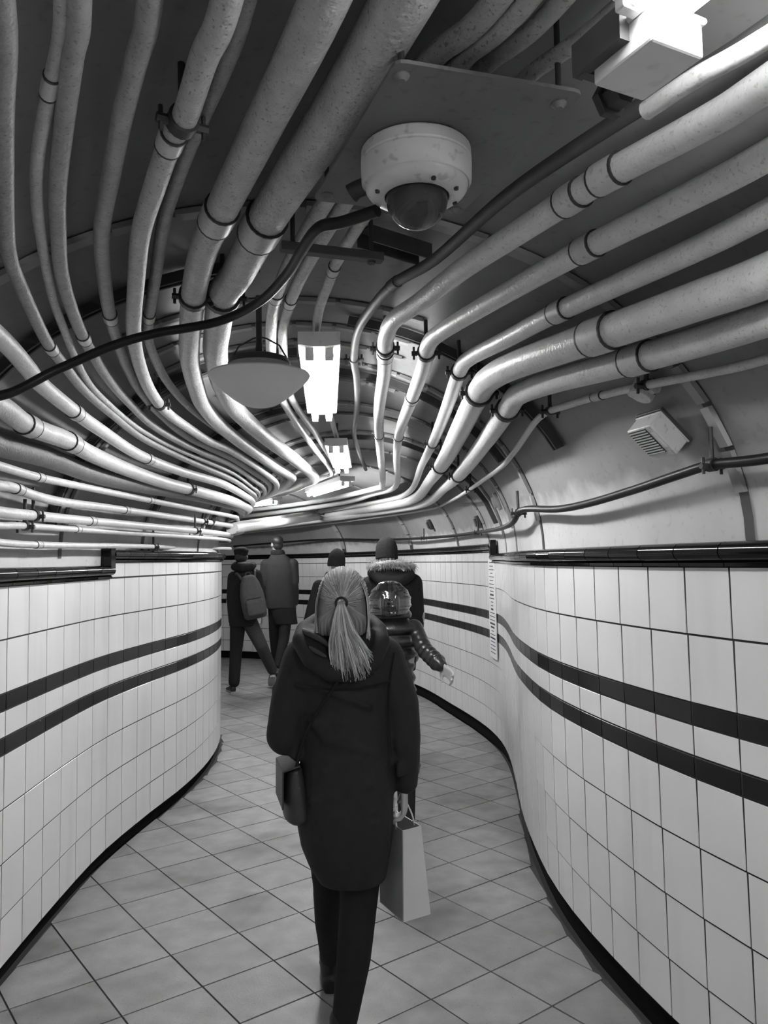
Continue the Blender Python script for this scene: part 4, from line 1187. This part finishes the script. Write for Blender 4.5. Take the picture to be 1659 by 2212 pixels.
# hair: mass of hair, combed strands, ponytail
HC = Vector(hc)
tie = HC + Vector((.0, -.114, .006))
hb = MB()
hb.ball(HC + Vector((0, -.012, .024)), (.0815, .101, .094), None, 24, 16)
loft(hb, [(HC.z - .108, 0, -.040, .066, .040), (HC.z - .094, 0, -.040, .086, .052), (HC.z - .05, 0, -.036, .0905, .066), (HC.z - .01, 0, -.030, .087, .080), (HC.z + .03, 0, -.02, .078, .085)])
part(hb, 'hair', M['hair'], W, .006, 5)
rg = random.Random(5)
SM = {'hair': MB(), 'hair2': MB(), 'hair3': MB()}
def pick():
    return SM[rg.choice(('hair', 'hair2', 'hair2', 'hair3'))]
cc = HC + Vector((0, -.014, .012))
rad = Vector((.0830, .1030, .1075))
td = Vector((0, -1, -.03)).normalized()
for q in range(1100):
    a = rg.gauss(0, 1.15)
    sp = rg.uniform(.35, 1.95)
    base = Vector((math.sin(a), 0, math.cos(a)))
    sd = (td * math.cos(sp) + base * math.sin(sp)).normalized()
    if sd.z < -.50 or (sd.y > .30 and sd.z < .50):
        continue
    lift = rg.uniform(-.0015, .0022)
    wob = rg.uniform(-.10, .10)
    pts = []
    om = math.acos(max(-1, min(1, sd.dot(td))))
    ax = td.cross(sd).normalized()
    for k in range(9):
        u = k / 8.0
        v = (sd * math.sin((1 - u) * om) + td * math.sin(u * om)) / math.sin(om)
        v = (v + ax * (wob * math.sin(PI * u) * om * .5)).normalized()
        pts.append(cc + Vector((v.x * (rad.x + lift), v.y * (rad.y + lift), v.z * (rad.z + lift))))
    pts[-1] = tie + Vector((rg.uniform(-.012, .012), .006, rg.uniform(-.006, .008)))
    pick().tube(pts, [.0008] + [.00135] * 7 + [.0010], 4)
for q in range(320):      # hair falling over the ears
    sd = -1 if rg.random() < .5 else 1
    t0 = rg.uniform(0, 1)
    x = sd * (.074 + .003 * rg.random()); y0 = -.085 + .075 * t0
    p0 = HC + Vector((x * .80, y0 * .8, .075)); p1 = HC + Vector((x * 1.06, y0, .02)); p2 = HC + Vector((x * 1.12, y0 - .012, -.045)); p3 = HC + Vector((x * (1.10 + rg.uniform(-.1, .1)), y0 - .022, -.10 - .02 * rg.random()))
    pick().tube(catmull([p0, p1, p2, p3], 3), .0013, 4)
for q in range(420):      # hair swept up from the nape to the tie
    x = rg.uniform(-.084, .084)
    p0 = HC + Vector((x, -.044 - .056 * math.sqrt(max(0, 1 - (x / .092) ** 2)), -.088 - .012 * rg.random()))
    p1 = HC + Vector((x * .97, -.046 - .064 * math.sqrt(max(0, 1 - (x / .092) ** 2)), -.05))
    p2 = HC + Vector((x * .50, -.116, -.018))
    (SM['hair'] if rg.random() < .55 else SM['hair2']).tube(catmull([p0, p1, p2, tie + Vector((x * .12, .004, -.004))], 3), .0013, 4)
for k in SM:
    SM[k].build('combed_hair', M[k], W)['kind'] = 'stuff'
PT = {'hair': MB(), 'hair2': MB(), 'hair3': MB()}
for q in range(850):
    a = rg.uniform(0, 2 * PI); rr = math.sqrt(rg.random())
    ox, oy = rr * math.cos(a), rr * math.sin(a)
    L = rg.uniform(.70, 1.02)
    w = rg.uniform(-.008, .008)
    e = tie + Vector((ox * .066 + .034, -.040 + oy * .020, -.238 * L + .02 * ox * ox))
    p1 = tie + Vector((ox * .014, -.020 + oy * .011, -.010))
    p2 = tie + Vector((ox * .036 + .006, -.050 + oy * .020, -.075))
    p3 = tie + Vector((ox * .055 + .020 + w, -.050 + oy * .022, -.155 * L - .01))
    pts = catmull([tie + Vector((ox * .010, .004, oy * .009)), p1, p2, p3, e], 3)
    PT[rg.choice(('hair', 'hair2', 'hair2', 'hair3', 'hair3'))].tube(pts, [.0014] * (len(pts) - 3) + [.0012, .0009, .0004], 4)
for k in PT:
    PT[k].build('ponytail', M[k], W)['kind'] = 'stuff'
tor = [tie + Vector((.0175 * math.cos(a), -.006, .0165 * math.sin(a))) for a in [2 * PI * k / 20 for k in range(21)]]
MB().tube(tor, .0042, 8).build('hair_tie', M['boot'], W)

# shoulder bag at her hip
SB = empty('shoulder_bag', M=Matrix.Translation((-.14 - .158, 2.59, .745)) @ Matrix.Rotation(math.radians(14), 4, 'Z') @ Matrix.Rotation(math.radians(-6), 4, 'Y'))
bb = MB(); loft(bb, [(0.0, 0, 0, .030, .085), (.012, 0, 0, .042, .098), (.10, 0, 0, .040, .098), (.165, .004, 0, .026, .092), (.172, .004, 0, .02, .085)], 24)
part(bb, 'pouch', M['leather'], SB, .005, 2)
MB().add([(-.047, -.095, .06), (-.047, .095, .06), (-.033, .095, .172), (-.033, -.095, .172), (.02, -.095, .180), (.02, .095, .180),
          (-.052, -.095, .06), (-.052, .095, .06), (-.038, .095, .177), (-.038, -.095, .177), (.02, -.095, .186), (.02, .095, .186)],
         [(0, 1, 2, 3), (3, 2, 5, 4), (6, 9, 8, 7), (9, 10, 11, 8), (0, 6, 7, 1), (4, 5, 11, 10), (0, 3, 9, 6), (1, 7, 8, 2), (3, 4, 10, 9), (2, 8, 11, 5)]).build('flap', M['leather'], SB, smooth=False, bevel=.003)
sp = [Vector((.0, -.08, .16)), Vector((.055, -.115, .30)), Vector((.155, -.150, .43)), Vector((.235, -.125, .525)), Vector((.262, -.05, .552))]
MB().tube(catmull(sp, 5), .005, 6).build('strap', M['coat'], SB)
tag(SB, 'small dark flap bag hanging at the hip of the ponytailed person', 'bag')

# paper carrier bag in her hand
PB = empty('carrier_bag', M=Matrix.Translation((.045, 2.66, .425)) @ Matrix.Rotation(math.radians(26), 4, 'Z') @ Matrix.Rotation(math.radians(-3), 4, 'Y'))
def quadbox(b0, t0, z0, z1):
    return [(-b0[0], -b0[1], z0), (b0[0], -b0[1], z0), (b0[0], b0[1], z0), (-b0[0], b0[1], z0), (-t0[0], -t0[1], z1), (t0[0], -t0[1], z1), (t0[0], t0[1], z1), (-t0[0], t0[1], z1)]
V8 = quadbox((.050, .085), (.034, .090), 0, .285)
th = .0025
def panel(a, b, c, d, nm, m):
    vs = [Vector(V8[i]) for i in (a, b, c, d)]
    n = (vs[1] - vs[0]).cross(vs[2] - vs[0]).normalized() * th
    MB().add(vs + [v - n for v in vs], [(0, 1, 2, 3), (7, 6, 5, 4), (0, 4, 5, 1), (1, 5, 6, 2), (2, 6, 7, 3), (3, 7, 4, 0)]).build(nm, m, PB, smooth=False)
panel(0, 1, 5, 4, 'end_panel', M['paperbag']); panel(2, 3, 7, 6, 'end_panel', M['paperbag'])
panel(1, 2, 6, 5, 'side_panel', M['paperbag']); panel(3, 0, 4, 7, 'side_panel', M['paperdark']); panel(3, 2, 1, 0, 'bottom_panel', M['paperbag'])
for x in (-.033, .033):
    MB().tube(catmull([(x, -.045, .275), (x * .9, -.036, .31), (x * .55, -.015, .355), (x * .5, .0, .362), (x * .55, .015, .355), (x * .9, .036, .31), (x, .045, .275)], 5), .0028, 6).build('handle', M['paperbag'], PB)
tag(PB, 'white paper carrier bag held in the hand of the ponytailed person', 'bag')

# ---- hooded person in a quilted coat ---------------------------------------------------
Q = empty('person', (.03, 4.40, 0))
tag(Q, 'person in a black quilted coat with the shiny hood up, arm swinging', 'person')
hc = (-.008, .01, 1.335)
wr = Vector((.248, -.26, 1.015)); wl = Vector((-.19, .12, .86))
body_base(Q, 1.45, hc, .9, 0, (0, 0, .76),
          [[(.06, 0, .74, .065), (.065, -.05, .40, .045), (.06, -.16, .09, .03), (.06, -.06, .03, .026)], [(-.06, 0, .74, .065), (-.06, .10, .40, .045), (-.06, .18, .09, .03), (-.06, .28, .03, .026)]],
          [[(.12, 0, 1.16, .045), (.172, -.13, 1.08, .034), tuple(wr) + (.022,)], [(-.12, 0, 1.16, .045), (-.18, .0, .98, .034), tuple(wl) + (.022,)]],
          [(wr, (.62, -.55, -.55), (-.6, -.6, -.2), 1, .9, .6), (wl, (0, .3, -1), (1, 0, 0), -1, .9, .6)], .007)
c = MB()
z = .44; puffs = []
while z < 1.22:
    u = (z - .44) / .78
    rx = .150 - .030 * u if u < .75 else .128 + .16 * (u - .75)
    if 1.05 < z < 1.16:
        rx += .012
    c.ball((0, 0, z), (rx, rx * .80, .052), None, 26, 12)
    z += .068
loft(c, [(.40, 0, 0, .142, .115), (.8, 0, 0, .125, .10), (1.05, 0, 0, .110, .09), (1.20, 0, 0, .12, .085), (1.25, 0, 0, .09, .075), (1.29, 0, 0, .07, .06)])
for S, Ept, Wp in (((.125, 0, 1.185), (.174, -.13, 1.08), wr), ((-.125, 0, 1.185), (-.182, .0, .98), wl)):
    S = Vector(S); Ept = Vector(Ept)
    for a, b, n in ((S, Ept, 4), (Ept, Wp, 4)):
        for k in range(n):
            p = a.lerp(b, (k + .3) / n)
            d = (b - a).normalized()
            c.ball(p, (.048, .048, .034), d.to_track_quat('Z', 'Y').to_matrix().to_4x4(), 16, 10)
    chain(c, [tuple(S) + (.052,), tuple(Ept) + (.042,), tuple(Wp) + (.036,)])
part(c, 'quilted_coat', M['puffer'], Q, .007, 3)
c = MB()
HQ = Vector(hc)
for k, (zz, r) in enumerate(((1.275, .116), (1.315, .1235), (1.355, .1225), (1.392, .106), (1.422, .070))):
    c.ball((-.008, -.012, zz), (r, r * 1.0, .030), None, 28, 10)
c.ball((-.008, -.012, 1.335), (.118, .122, .112), None, 26, 16)
for x in (-.045, .045):
    c.caps((x - .008, -.130, 1.27), .006, (x - .008, -.128, 1.37), .006)
part(c, 'hood', M['wetlook'], Q, .006, 2)
c = MB()
loft(c, [(1.245, -.005, -.005, .115, .095), (1.265, -.005, -.005, .12, .10), (1.285, -.005, -.005, .11, .095)])
part(c, 'collar', M['puffer'], Q, .006, 2)
t = MB()
chain(t, [(.06, 0, .74, .075), (.065, -.05, .42, .055), (.06, -.155, .12, .042)]); chain(t, [(-.06, 0, .74, .075), (-.06, .10, .42, .055), (-.06, .175, .12, .042)])
part(t, 'trousers', M['trouser'], Q, .009, 3)
for hp, d, pt in (((.06, -.21, .03), (0, 1), -.25), ((-.06, .13, 0), (0, 1), 0)):
    s_ = MB(); shoe(s_, Vector(hp), d, .88, pt); part(s_, 'boot', M['boot'], Q, .007, 2)

def strands(path, n, length, r, rg, droop=.3, spread=1.0):
    mb = MB()
    for q in range(n):
        t = rg.uniform(0, len(path) - 1.001)
        p = at_param(path, t)
        d = Vector((rg.gauss(0, 1), rg.gauss(0, 1), rg.gauss(0, 1))).normalized() * spread
        p = p + d * .014
        d = (d + Vector((0, 0, -droop))).normalized()
        L = length * rg.uniform(.6, 1.2)
        mb.tube([p, p + d * L * .5, p + (d + Vector((0, 0, -.3))).normalized() * L], [r, r * .8, r * .3], 4, caps=False)
    return mb

# ---- person in a fur-hooded parka and knitted hat --------------------------------------
K = empty('person', (.05, 5.95, 0))
tag(K, 'person in a dark parka with a fur-edged hood and a knitted hat', 'person')
hc = (-.035, .02, 1.605)
wr = Vector((.19, .05, .92)); wl = Vector((-.20, .02, .92))
body_base(K, 1.73, hc, .98, .1, (0, 0, .92),
          [[(.07, 0, .9, .075), (.07, .10, .49, .05), (.07, .20, .09, .034), (.07, .31, .03, .028)], [(-.07, 0, .9, .075), (-.07, -.03, .49, .05), (-.07, -.18, .10, .034), (-.07, -.08, .03, .028)]],
          [[(.16, 0, 1.39, .05), (.205, -.02, 1.15, .04), tuple(wr) + (.026,)], [(-.16, 0, 1.39, .05), (-.205, -.02, 1.15, .04), tuple(wl) + (.026,)]],
          [(wr, (0, .2, -1), (-1, 0, 0), 1, 1, .6), (wl, (0, .1, -1), (1, 0, 0), -1, 1, .6)], .008)
c = MB()
loft(c, [(.74, 0, 0, .165, .13), (.85, 0, 0, .175, .14), (1.0, 0, 0, .17, .135), (1.2, 0, -.005, .17, .13), (1.36, 0, -.01, .165, .12), (1.43, -.003, -.005, .13, .105), (1.50, -.01, 0, .08, .08)])
chain(c, [(.155, 0, 1.385, .078), (.178, -.02, 1.18, .062), (.185, .02, .95, .045)]); chain(c, [(-.165, 0, 1.375, .074), (-.185, -.02, 1.18, .062), (-.19, .0, .95, .045)])
part(c, 'parka', M['coat'], K, .009, 4)
c = MB()
chain(c, [(-.13, .04, 1.51, .03), (-.145, -.06, 1.47, .04), (-.06, -.125, 1.41, .05), (.04, -.13, 1.40, .05), (.13, -.08, 1.45, .045), (.13, .03, 1.50, .03)])
c.ball((-.01, -.09, 1.42), (.12, .06, .09))
part(c, 'hood', M['coat'], K, .009, 3)
fp = [Vector(p) for p in ((-.135, .03, 1.535), (-.15, -.07, 1.515), (-.075, -.115, 1.535), (.02, -.125, 1.54), (.11, -.10, 1.528), (.16, -.03, 1.51))]
f = strands(fp, 1300, .038, .0016, random.Random(8))
f.tube(catmull(fp, 5), .024, 10)
f.build('fur_trim', M['fur'], K)['kind'] = 'stuff'
MB().lathe([(.0795, -.035), (.0835, -.033), (.0835, .012), (.082, .03), (.078, .06), (.066, .09), (.045, .113), (.02, .124), (.0005, .127)], 28, Matrix.Translation((hc[0], hc[1] - .012, hc[2] + .005)) @ Matrix.Rotation(-.12, 4, 'X') @ Matrix.Diagonal((1.02, 1.30, 1.05, 1))).build('knitted_hat', M['knit'], K)
t = MB()
chain(t, [(.07, 0, .88, .09), (.07, .10, .49, .065), (.07, .195, .10, .052)]); chain(t, [(-.07, 0, .88, .09), (-.07, -.03, .49, .065), (-.07, -.175, .11, .052)])
part(t, 'trousers', M['trouser'], K, .010, 3)
for hp, d, pt in (((.07, .15, 0), (0, 1), 0), ((-.07, -.23, .03), (0, 1), -.25)):
    s_ = MB(); shoe(s_, Vector(hp), d, 1.0, pt); part(s_, 'boot', M['boot'], K, .008, 2)

# ---- person in a dark knitted hat and long coat ----------------------------------------
N_ = empty('person', (-.49, 7.5, 0))
tag(N_, 'person in a black knitted hat and long dark coat, arm held out from the side', 'person')
hc = (.028, .02, 1.545)
wr = Vector((.19, .1, .90)); wl = Vector((-.265, -.06, .93))
body_base(N_, 1.67, hc, .96, 0, (0, 0, .88),
          [[(.07, 0, .86, .072), (.07, .10, .47, .05), (.07, .2, .09, .033), (.07, .3, .03, .027)], [(-.07, 0, .86, .072), (-.07, -.04, .47, .05), (-.07, -.18, .1, .033), (-.07, -.08, .03, .027)]],
          [[(.14, 0, 1.33, .048), (.185, 0, 1.1, .038), tuple(wr) + (.025,)], [(-.14, 0, 1.33, .048), (-.205, -.05, 1.12, .038), tuple(wl) + (.025,)]],
          [(wr, (0, .3, -1), (-1, 0, 0), 1, .95, .6), (wl, (-.15, .1, -1), (1, 0, 0), -1, .95, .6)], .008)
c = MB()
loft(c, [(.52, -.01, 0, .17, .14), (.7, 0, 0, .17, .135), (.9, 0, 0, .155, .125), (1.1, 0, 0, .150, .12), (1.28, 0, -.005, .15, .112), (1.36, .005, 0, .12, .095), (1.43, .015, 0, .075, .075)])
chain(c, [(.135, 0, 1.325, .068), (.18, 0, 1.1, .056), (.188, .08, .93, .044)]); chain(c, [(-.135, 0, 1.325, .068), (-.200, -.05, 1.12, .058), (-.255, -.06, .95, .046)])
part(c, 'coat', M['coat'], N_, .009, 4)
c = MB(); loft(c, [(1.385, .01, 0, .10, .10), (1.41, .012, 0, .108, .105), (1.45, .02, 0, .098, .098), (1.465, .02, 0, .085, .085)])
part(c, 'scarf', M['knit'], N_, .008, 2)
MB().lathe([(.079, -.035), (.0835, -.033), (.0835, .012), (.081, .04), (.074, .075), (.058, .105), (.035, .128), (.012, .138), (.0005, .14)], 28, Matrix.Translation((hc[0], hc[1] - .01, hc[2] + .002)) @ Matrix.Rotation(.10, 4, 'Y') @ Matrix.Diagonal((1.02, 1.30, 1.0, 1))).build('knitted_hat', M['knit'], N_)
t = MB()
chain(t, [(.07, 0, .84, .085), (.07, .1, .47, .062), (.07, .195, .11, .05)]); chain(t, [(-.07, 0, .84, .085), (-.07, -.04, .47, .062), (-.07, -.175, .12, .05)])
part(t, 'trousers', M['trouser'], N_, .010, 3)
for hp, d, pt in (((.07, .15, 0), (0, 1), 0), ((-.07, -.22, .03), (0, 1), -.25)):
    s_ = MB(); shoe(s_, Vector(hp), d, .95, pt); part(s_, 'boot', M['boot'], N_, .008, 2)

# ---- person with a backpack and flat cap ------------------------------------------------
B_ = empty('person', (-1.70, 9.60, 0))
tag(B_, 'person in a dark coat and cap carrying a grey backpack, striding by the wall', 'person')
hc = (-.055, .04, 1.645)
wl = Vector((-.175, .03, .80)); wr = Vector((.17, .20, .90))
body_base(B_, 1.77, hc, .98, .55, (-.03, 0, .90),
          [[(-.10, 0, .88, .078), (-.125, .02, .48, .05), (-.15, .0, .09, .034), (-.20, .09, .03, .028)], [(.04, 0, .88, .078), (.20, -.02, .55, .05), (.29, .22, .20, .034), (.26, .30, .12, .028)]],
          [[(-.165, 0, 1.40, .05), (-.19, -.02, 1.10, .04), tuple(wl) + (.026,)], [(.13, .03, 1.42, .05), (.19, .06, 1.14, .04), tuple(wr) + (.026,)]],
          [(wl, (-.05, .15, -1), (1, .2, 0), -1, 1, .6), (wr, (-.1, .6, -.6), (-1, 0, 0), 1, 1, .6)], .008)
c = MB()
loft(c, [(.80, -.03, 0, .165, .135), (.92, -.03, 0, .17, .14), (1.1, -.035, 0, .165, .135), (1.28, -.03, 0, .17, .13), (1.40, -.015, 0, .16, .115), (1.47, 0, 0, .12, .10), (1.53, -.02, .01, .08, .085)])
chain(c, [(-.145, 0, 1.39, .072), (-.165, -.02, 1.12, .062), (-.165, .02, .86, .048)]); chain(c, [(.125, .03, 1.41, .072), (.185, .06, 1.14, .06), (.172, .18, .93, .046)])
part(c, 'coat', M['coat'], B_, .009, 4)
c = MB()
chain(c, [(-.125, .05, 1.54, .04), (-.12, -.05, 1.515, .048), (-.02, -.105, 1.50, .055), (.08, -.06, 1.51, .05), (.09, .05, 1.53, .04)])
c.ball((-.015, -.06, 1.49), (.125, .07, .06))
part(c, 'hood', M['coat'], B_, .009, 3)
c = MB()
Rz = Matrix.Rotation(.55, 4, 'Z')
T0 = Matrix.Translation((hc[0], hc[1], hc[2]))
c.ball(Vector(hc) + Vector((0, -.01, .062)), (.090, .108, .052), Rz, 22, 12)
c.ball(Vector(hc) + Vector((0, -.012, .03)), (.083, .10, .06), Rz, 22, 12)
c.ball(Vector(hc) + (Rz.to_3x3() @ Vector((0, .105, .045))), (.062, .05, .010), Rz, 18, 8)
part(c, 'cap', M['knit'], B_, .007, 3)
hb = MB(); hb.ball(Vector(hc) + Vector((0, -.02, -.01)), (.078, .088, .08), None, 20, 12)
part(hb, 'hair', M['hairdark'], B_, .008, 2)
t = MB()
chain(t, [(-.09, 0, .88, .10), (-.125, .02, .48, .075), (-.145, .0, .13, .068)])
part(t, 'trouser_leg', M['trouser'], B_, .010, 3)
t = MB()
chain(t, [(.03, 0, .88, .10), (.19, -.02, .56, .078), (.285, .20, .24, .062)])
part(t, 'trouser_leg', M['jean'], B_, .010, 3)
for hp, d, pt in (((-.14, -.06, .0), (-.45, 1), 0), ((.30, .16, .155), (-.25, 1), -.55)):
    s_ = MB(); shoe(s_, Vector(hp) + Vector((0, 0, .012)), d, 1.04, pt); part(s_, 'shoe', M['boot'], B_, .007, 2)
    dd = Vector((d[0], d[1], 0)).normalized()
    s2 = MB(); Mx = Matrix.Translation(hp) @ frame((0, 0, 0), dd).to_3x3().to_4x4() @ Matrix.Rotation(pt, 4, 'X')
    out = [(-.034, .0), (-.038, .08), (-.046, .18), (-.036, .25), (0, .283), (.036, .25), (.046, .18), (.038, .08), (.034, .0), (0, -.012)]
    s2.add([Mx @ Vector((x, y, 0)) for x, y in out] + [Mx @ Vector((x, y, .024)) for x, y in out],
           [tuple(range(9, -1, -1)), tuple(range(10, 20))] + [(i, (i + 1) % 10, 10 + (i + 1) % 10, 10 + i) for i in range(10)])
    s2.build('sole', M['sole'], B_, smooth=False)
# the backpack (worn)
bp = empty('backpack', M=Matrix.Translation((-1.70 + .155, 9.60 - .17, .90)) @ Matrix.Rotation(math.radians(22), 4, 'Z') @ Matrix.Rotation(math.radians(-10), 4, 'Y'))
c = MB(); loft(c, [(0, 0, 0, .11, .06), (.02, 0, 0, .135, .085), (.15, 0, -.01, .145, .10), (.30, 0, 0, .14, .09), (.42, 0, .01, .115, .07), (.50, 0, .02, .08, .05), (.52, 0, .025, .05, .035)], 28)
part(c, 'main_bag', M['pack'], bp, .008, 3)
c = MB(); loft(c, [(.04, 0, -.085, .10, .03), (.06, 0, -.09, .112, .04), (.20, 0, -.085, .112, .04), (.235, 0, -.08, .10, .03)], 24)
part(c, 'front_pocket', M['pack'], bp, .007, 2)
for z in (.245, .33, .40):
    w = .135 - (z - .245) * .25
    MB().tube(catmull([(-w, -.03, z), (-w * .6, -.085 + (z - .245) * .25, z), (0, -.102 + (z - .245) * .3, z), (w * .6, -.085 + (z - .245) * .25, z), (w, -.03, z)], 5), .004, 6).build('zip', M['cable'], bp)
for sx in (-1, 1):
    MB().tube(catmull([(sx * .07, .03, .46), (sx * .10, .07, .54), (sx * .11, .15, .56), (sx * .12, .25, .48)], 5), .014, 8).build('shoulder_strap', M['pack'], bp)
MB().tube(catmull([(-.03, .02, .515), (-.02, .02, .55), (.02, .02, .55), (.03, .02, .515)], 4), .006, 6).build('grab_loop', M['pack'], bp)
tag(bp, 'grey backpack with a front pocket worn on the back of the capped person', 'backpack')

# ---- tall bareheaded person in a grey jacket ---------------------------------------------
T_ = empty('person', (-1.46, 11.0, 0))
tag(T_, 'tall bareheaded person with short dark hair in a dark grey jacket', 'person')
hc = (-.045, .03, 1.815)
wr = Vector((.205, .08, .97)); wl = Vector((-.22, .16, 1.02))
body_base(T_, 1.93, hc, 1.06, .45, (0, 0, 1.0),
          [[(-.08, 0, .98, .085), (-.11, .12, .54, .055), (-.10, .25, .10, .036), (-.12, .37, .03, .03)], [(.08, 0, .98, .085), (.05, -.05, .52, .055), (-.02, -.22, .14, .036), (-.03, -.14, .06, .03)]],
          [[(-.2, 0, 1.53, .055), (-.25, 0, 1.26, .043), tuple(wl) + (.028,)], [(.19, 0, 1.53, .055), (.225, -.02, 1.26, .043), tuple(wr) + (.028,)]],
          [(wl, (0, .6, -.8), (1, 0, 0), -1, 1.05, .6), (wr, (-.1, .3, -1), (-1, 0, 0), 1, 1.05, .6)], .009)
c = MB()
loft(c, [(.92, .01, 0, .20, .14), (1.02, .0, 0, .205, .145), (1.2, .0, 0, .205, .145), (1.4, .0, 0, .205, .14), (1.53, -.005, 0, .19, .125), (1.61, -.015, 0, .15, .105), (1.68, -.03, .01, .09, .085)])
chain(c, [(-.195, 0, 1.53, .082), (-.235, 0, 1.27, .066), (-.222, .14, 1.05, .05)]); chain(c, [(.175, 0, 1.53, .08), (.198, -.02, 1.28, .068), (.195, .06, 1.0, .05)])
part(c, 'jacket', M['jacket'], T_, .010, 4)
c = MB(); loft(c, [(.70, .08, 0, .155, .12), (.80, .05, 0, .17, .13), (.95, .02, 0, .185, .135)]); part(c, 'coat_tail', M['coat'], T_, .010, 3)
c = MB(); loft(c, [(1.655, -.03, .01, .095, .095), (1.69, -.033, .012, .10, .10), (1.725, -.038, .015, .088, .09), (1.735, -.04, .015, .075, .08)]); part(c, 'collar', M['coat'], T_, .009, 2)
hb = MB()
Rz = Matrix.Rotation(.45, 4, 'Z')
hb.ball(Vector(hc) + Vector((.006, -.018, .040)), (.083, .102, .085), Rz, 22, 14)
hb.ball(Vector(hc) + (Rz.to_3x3() @ Vector((0, -.05, -.02))), (.072, .055, .07), Rz, 20, 12)
part(hb, 'hair', M['hairdark'], T_, .008, 2)
t = MB()
chain(t, [(-.08, 0, .96, .10), (-.11, .12, .54, .072), (-.10, .245, .12, .058)]); chain(t, [(.08, 0, .96, .10), (.05, -.05, .52, .075), (-.015, -.215, .17, .058)])
part(t, 'trousers', M['trouser'], T_, .010, 3)
for hp, d, pt in (((-.10, .20, .0), (-.3, 1), 0), ((-.02, -.27, .06), (-.25, 1), -.35)):
    s_ = MB(); shoe(s_, Vector(hp), d, 1.1, pt); part(s_, 'shoe', M['boot'], T_, .008, 2)
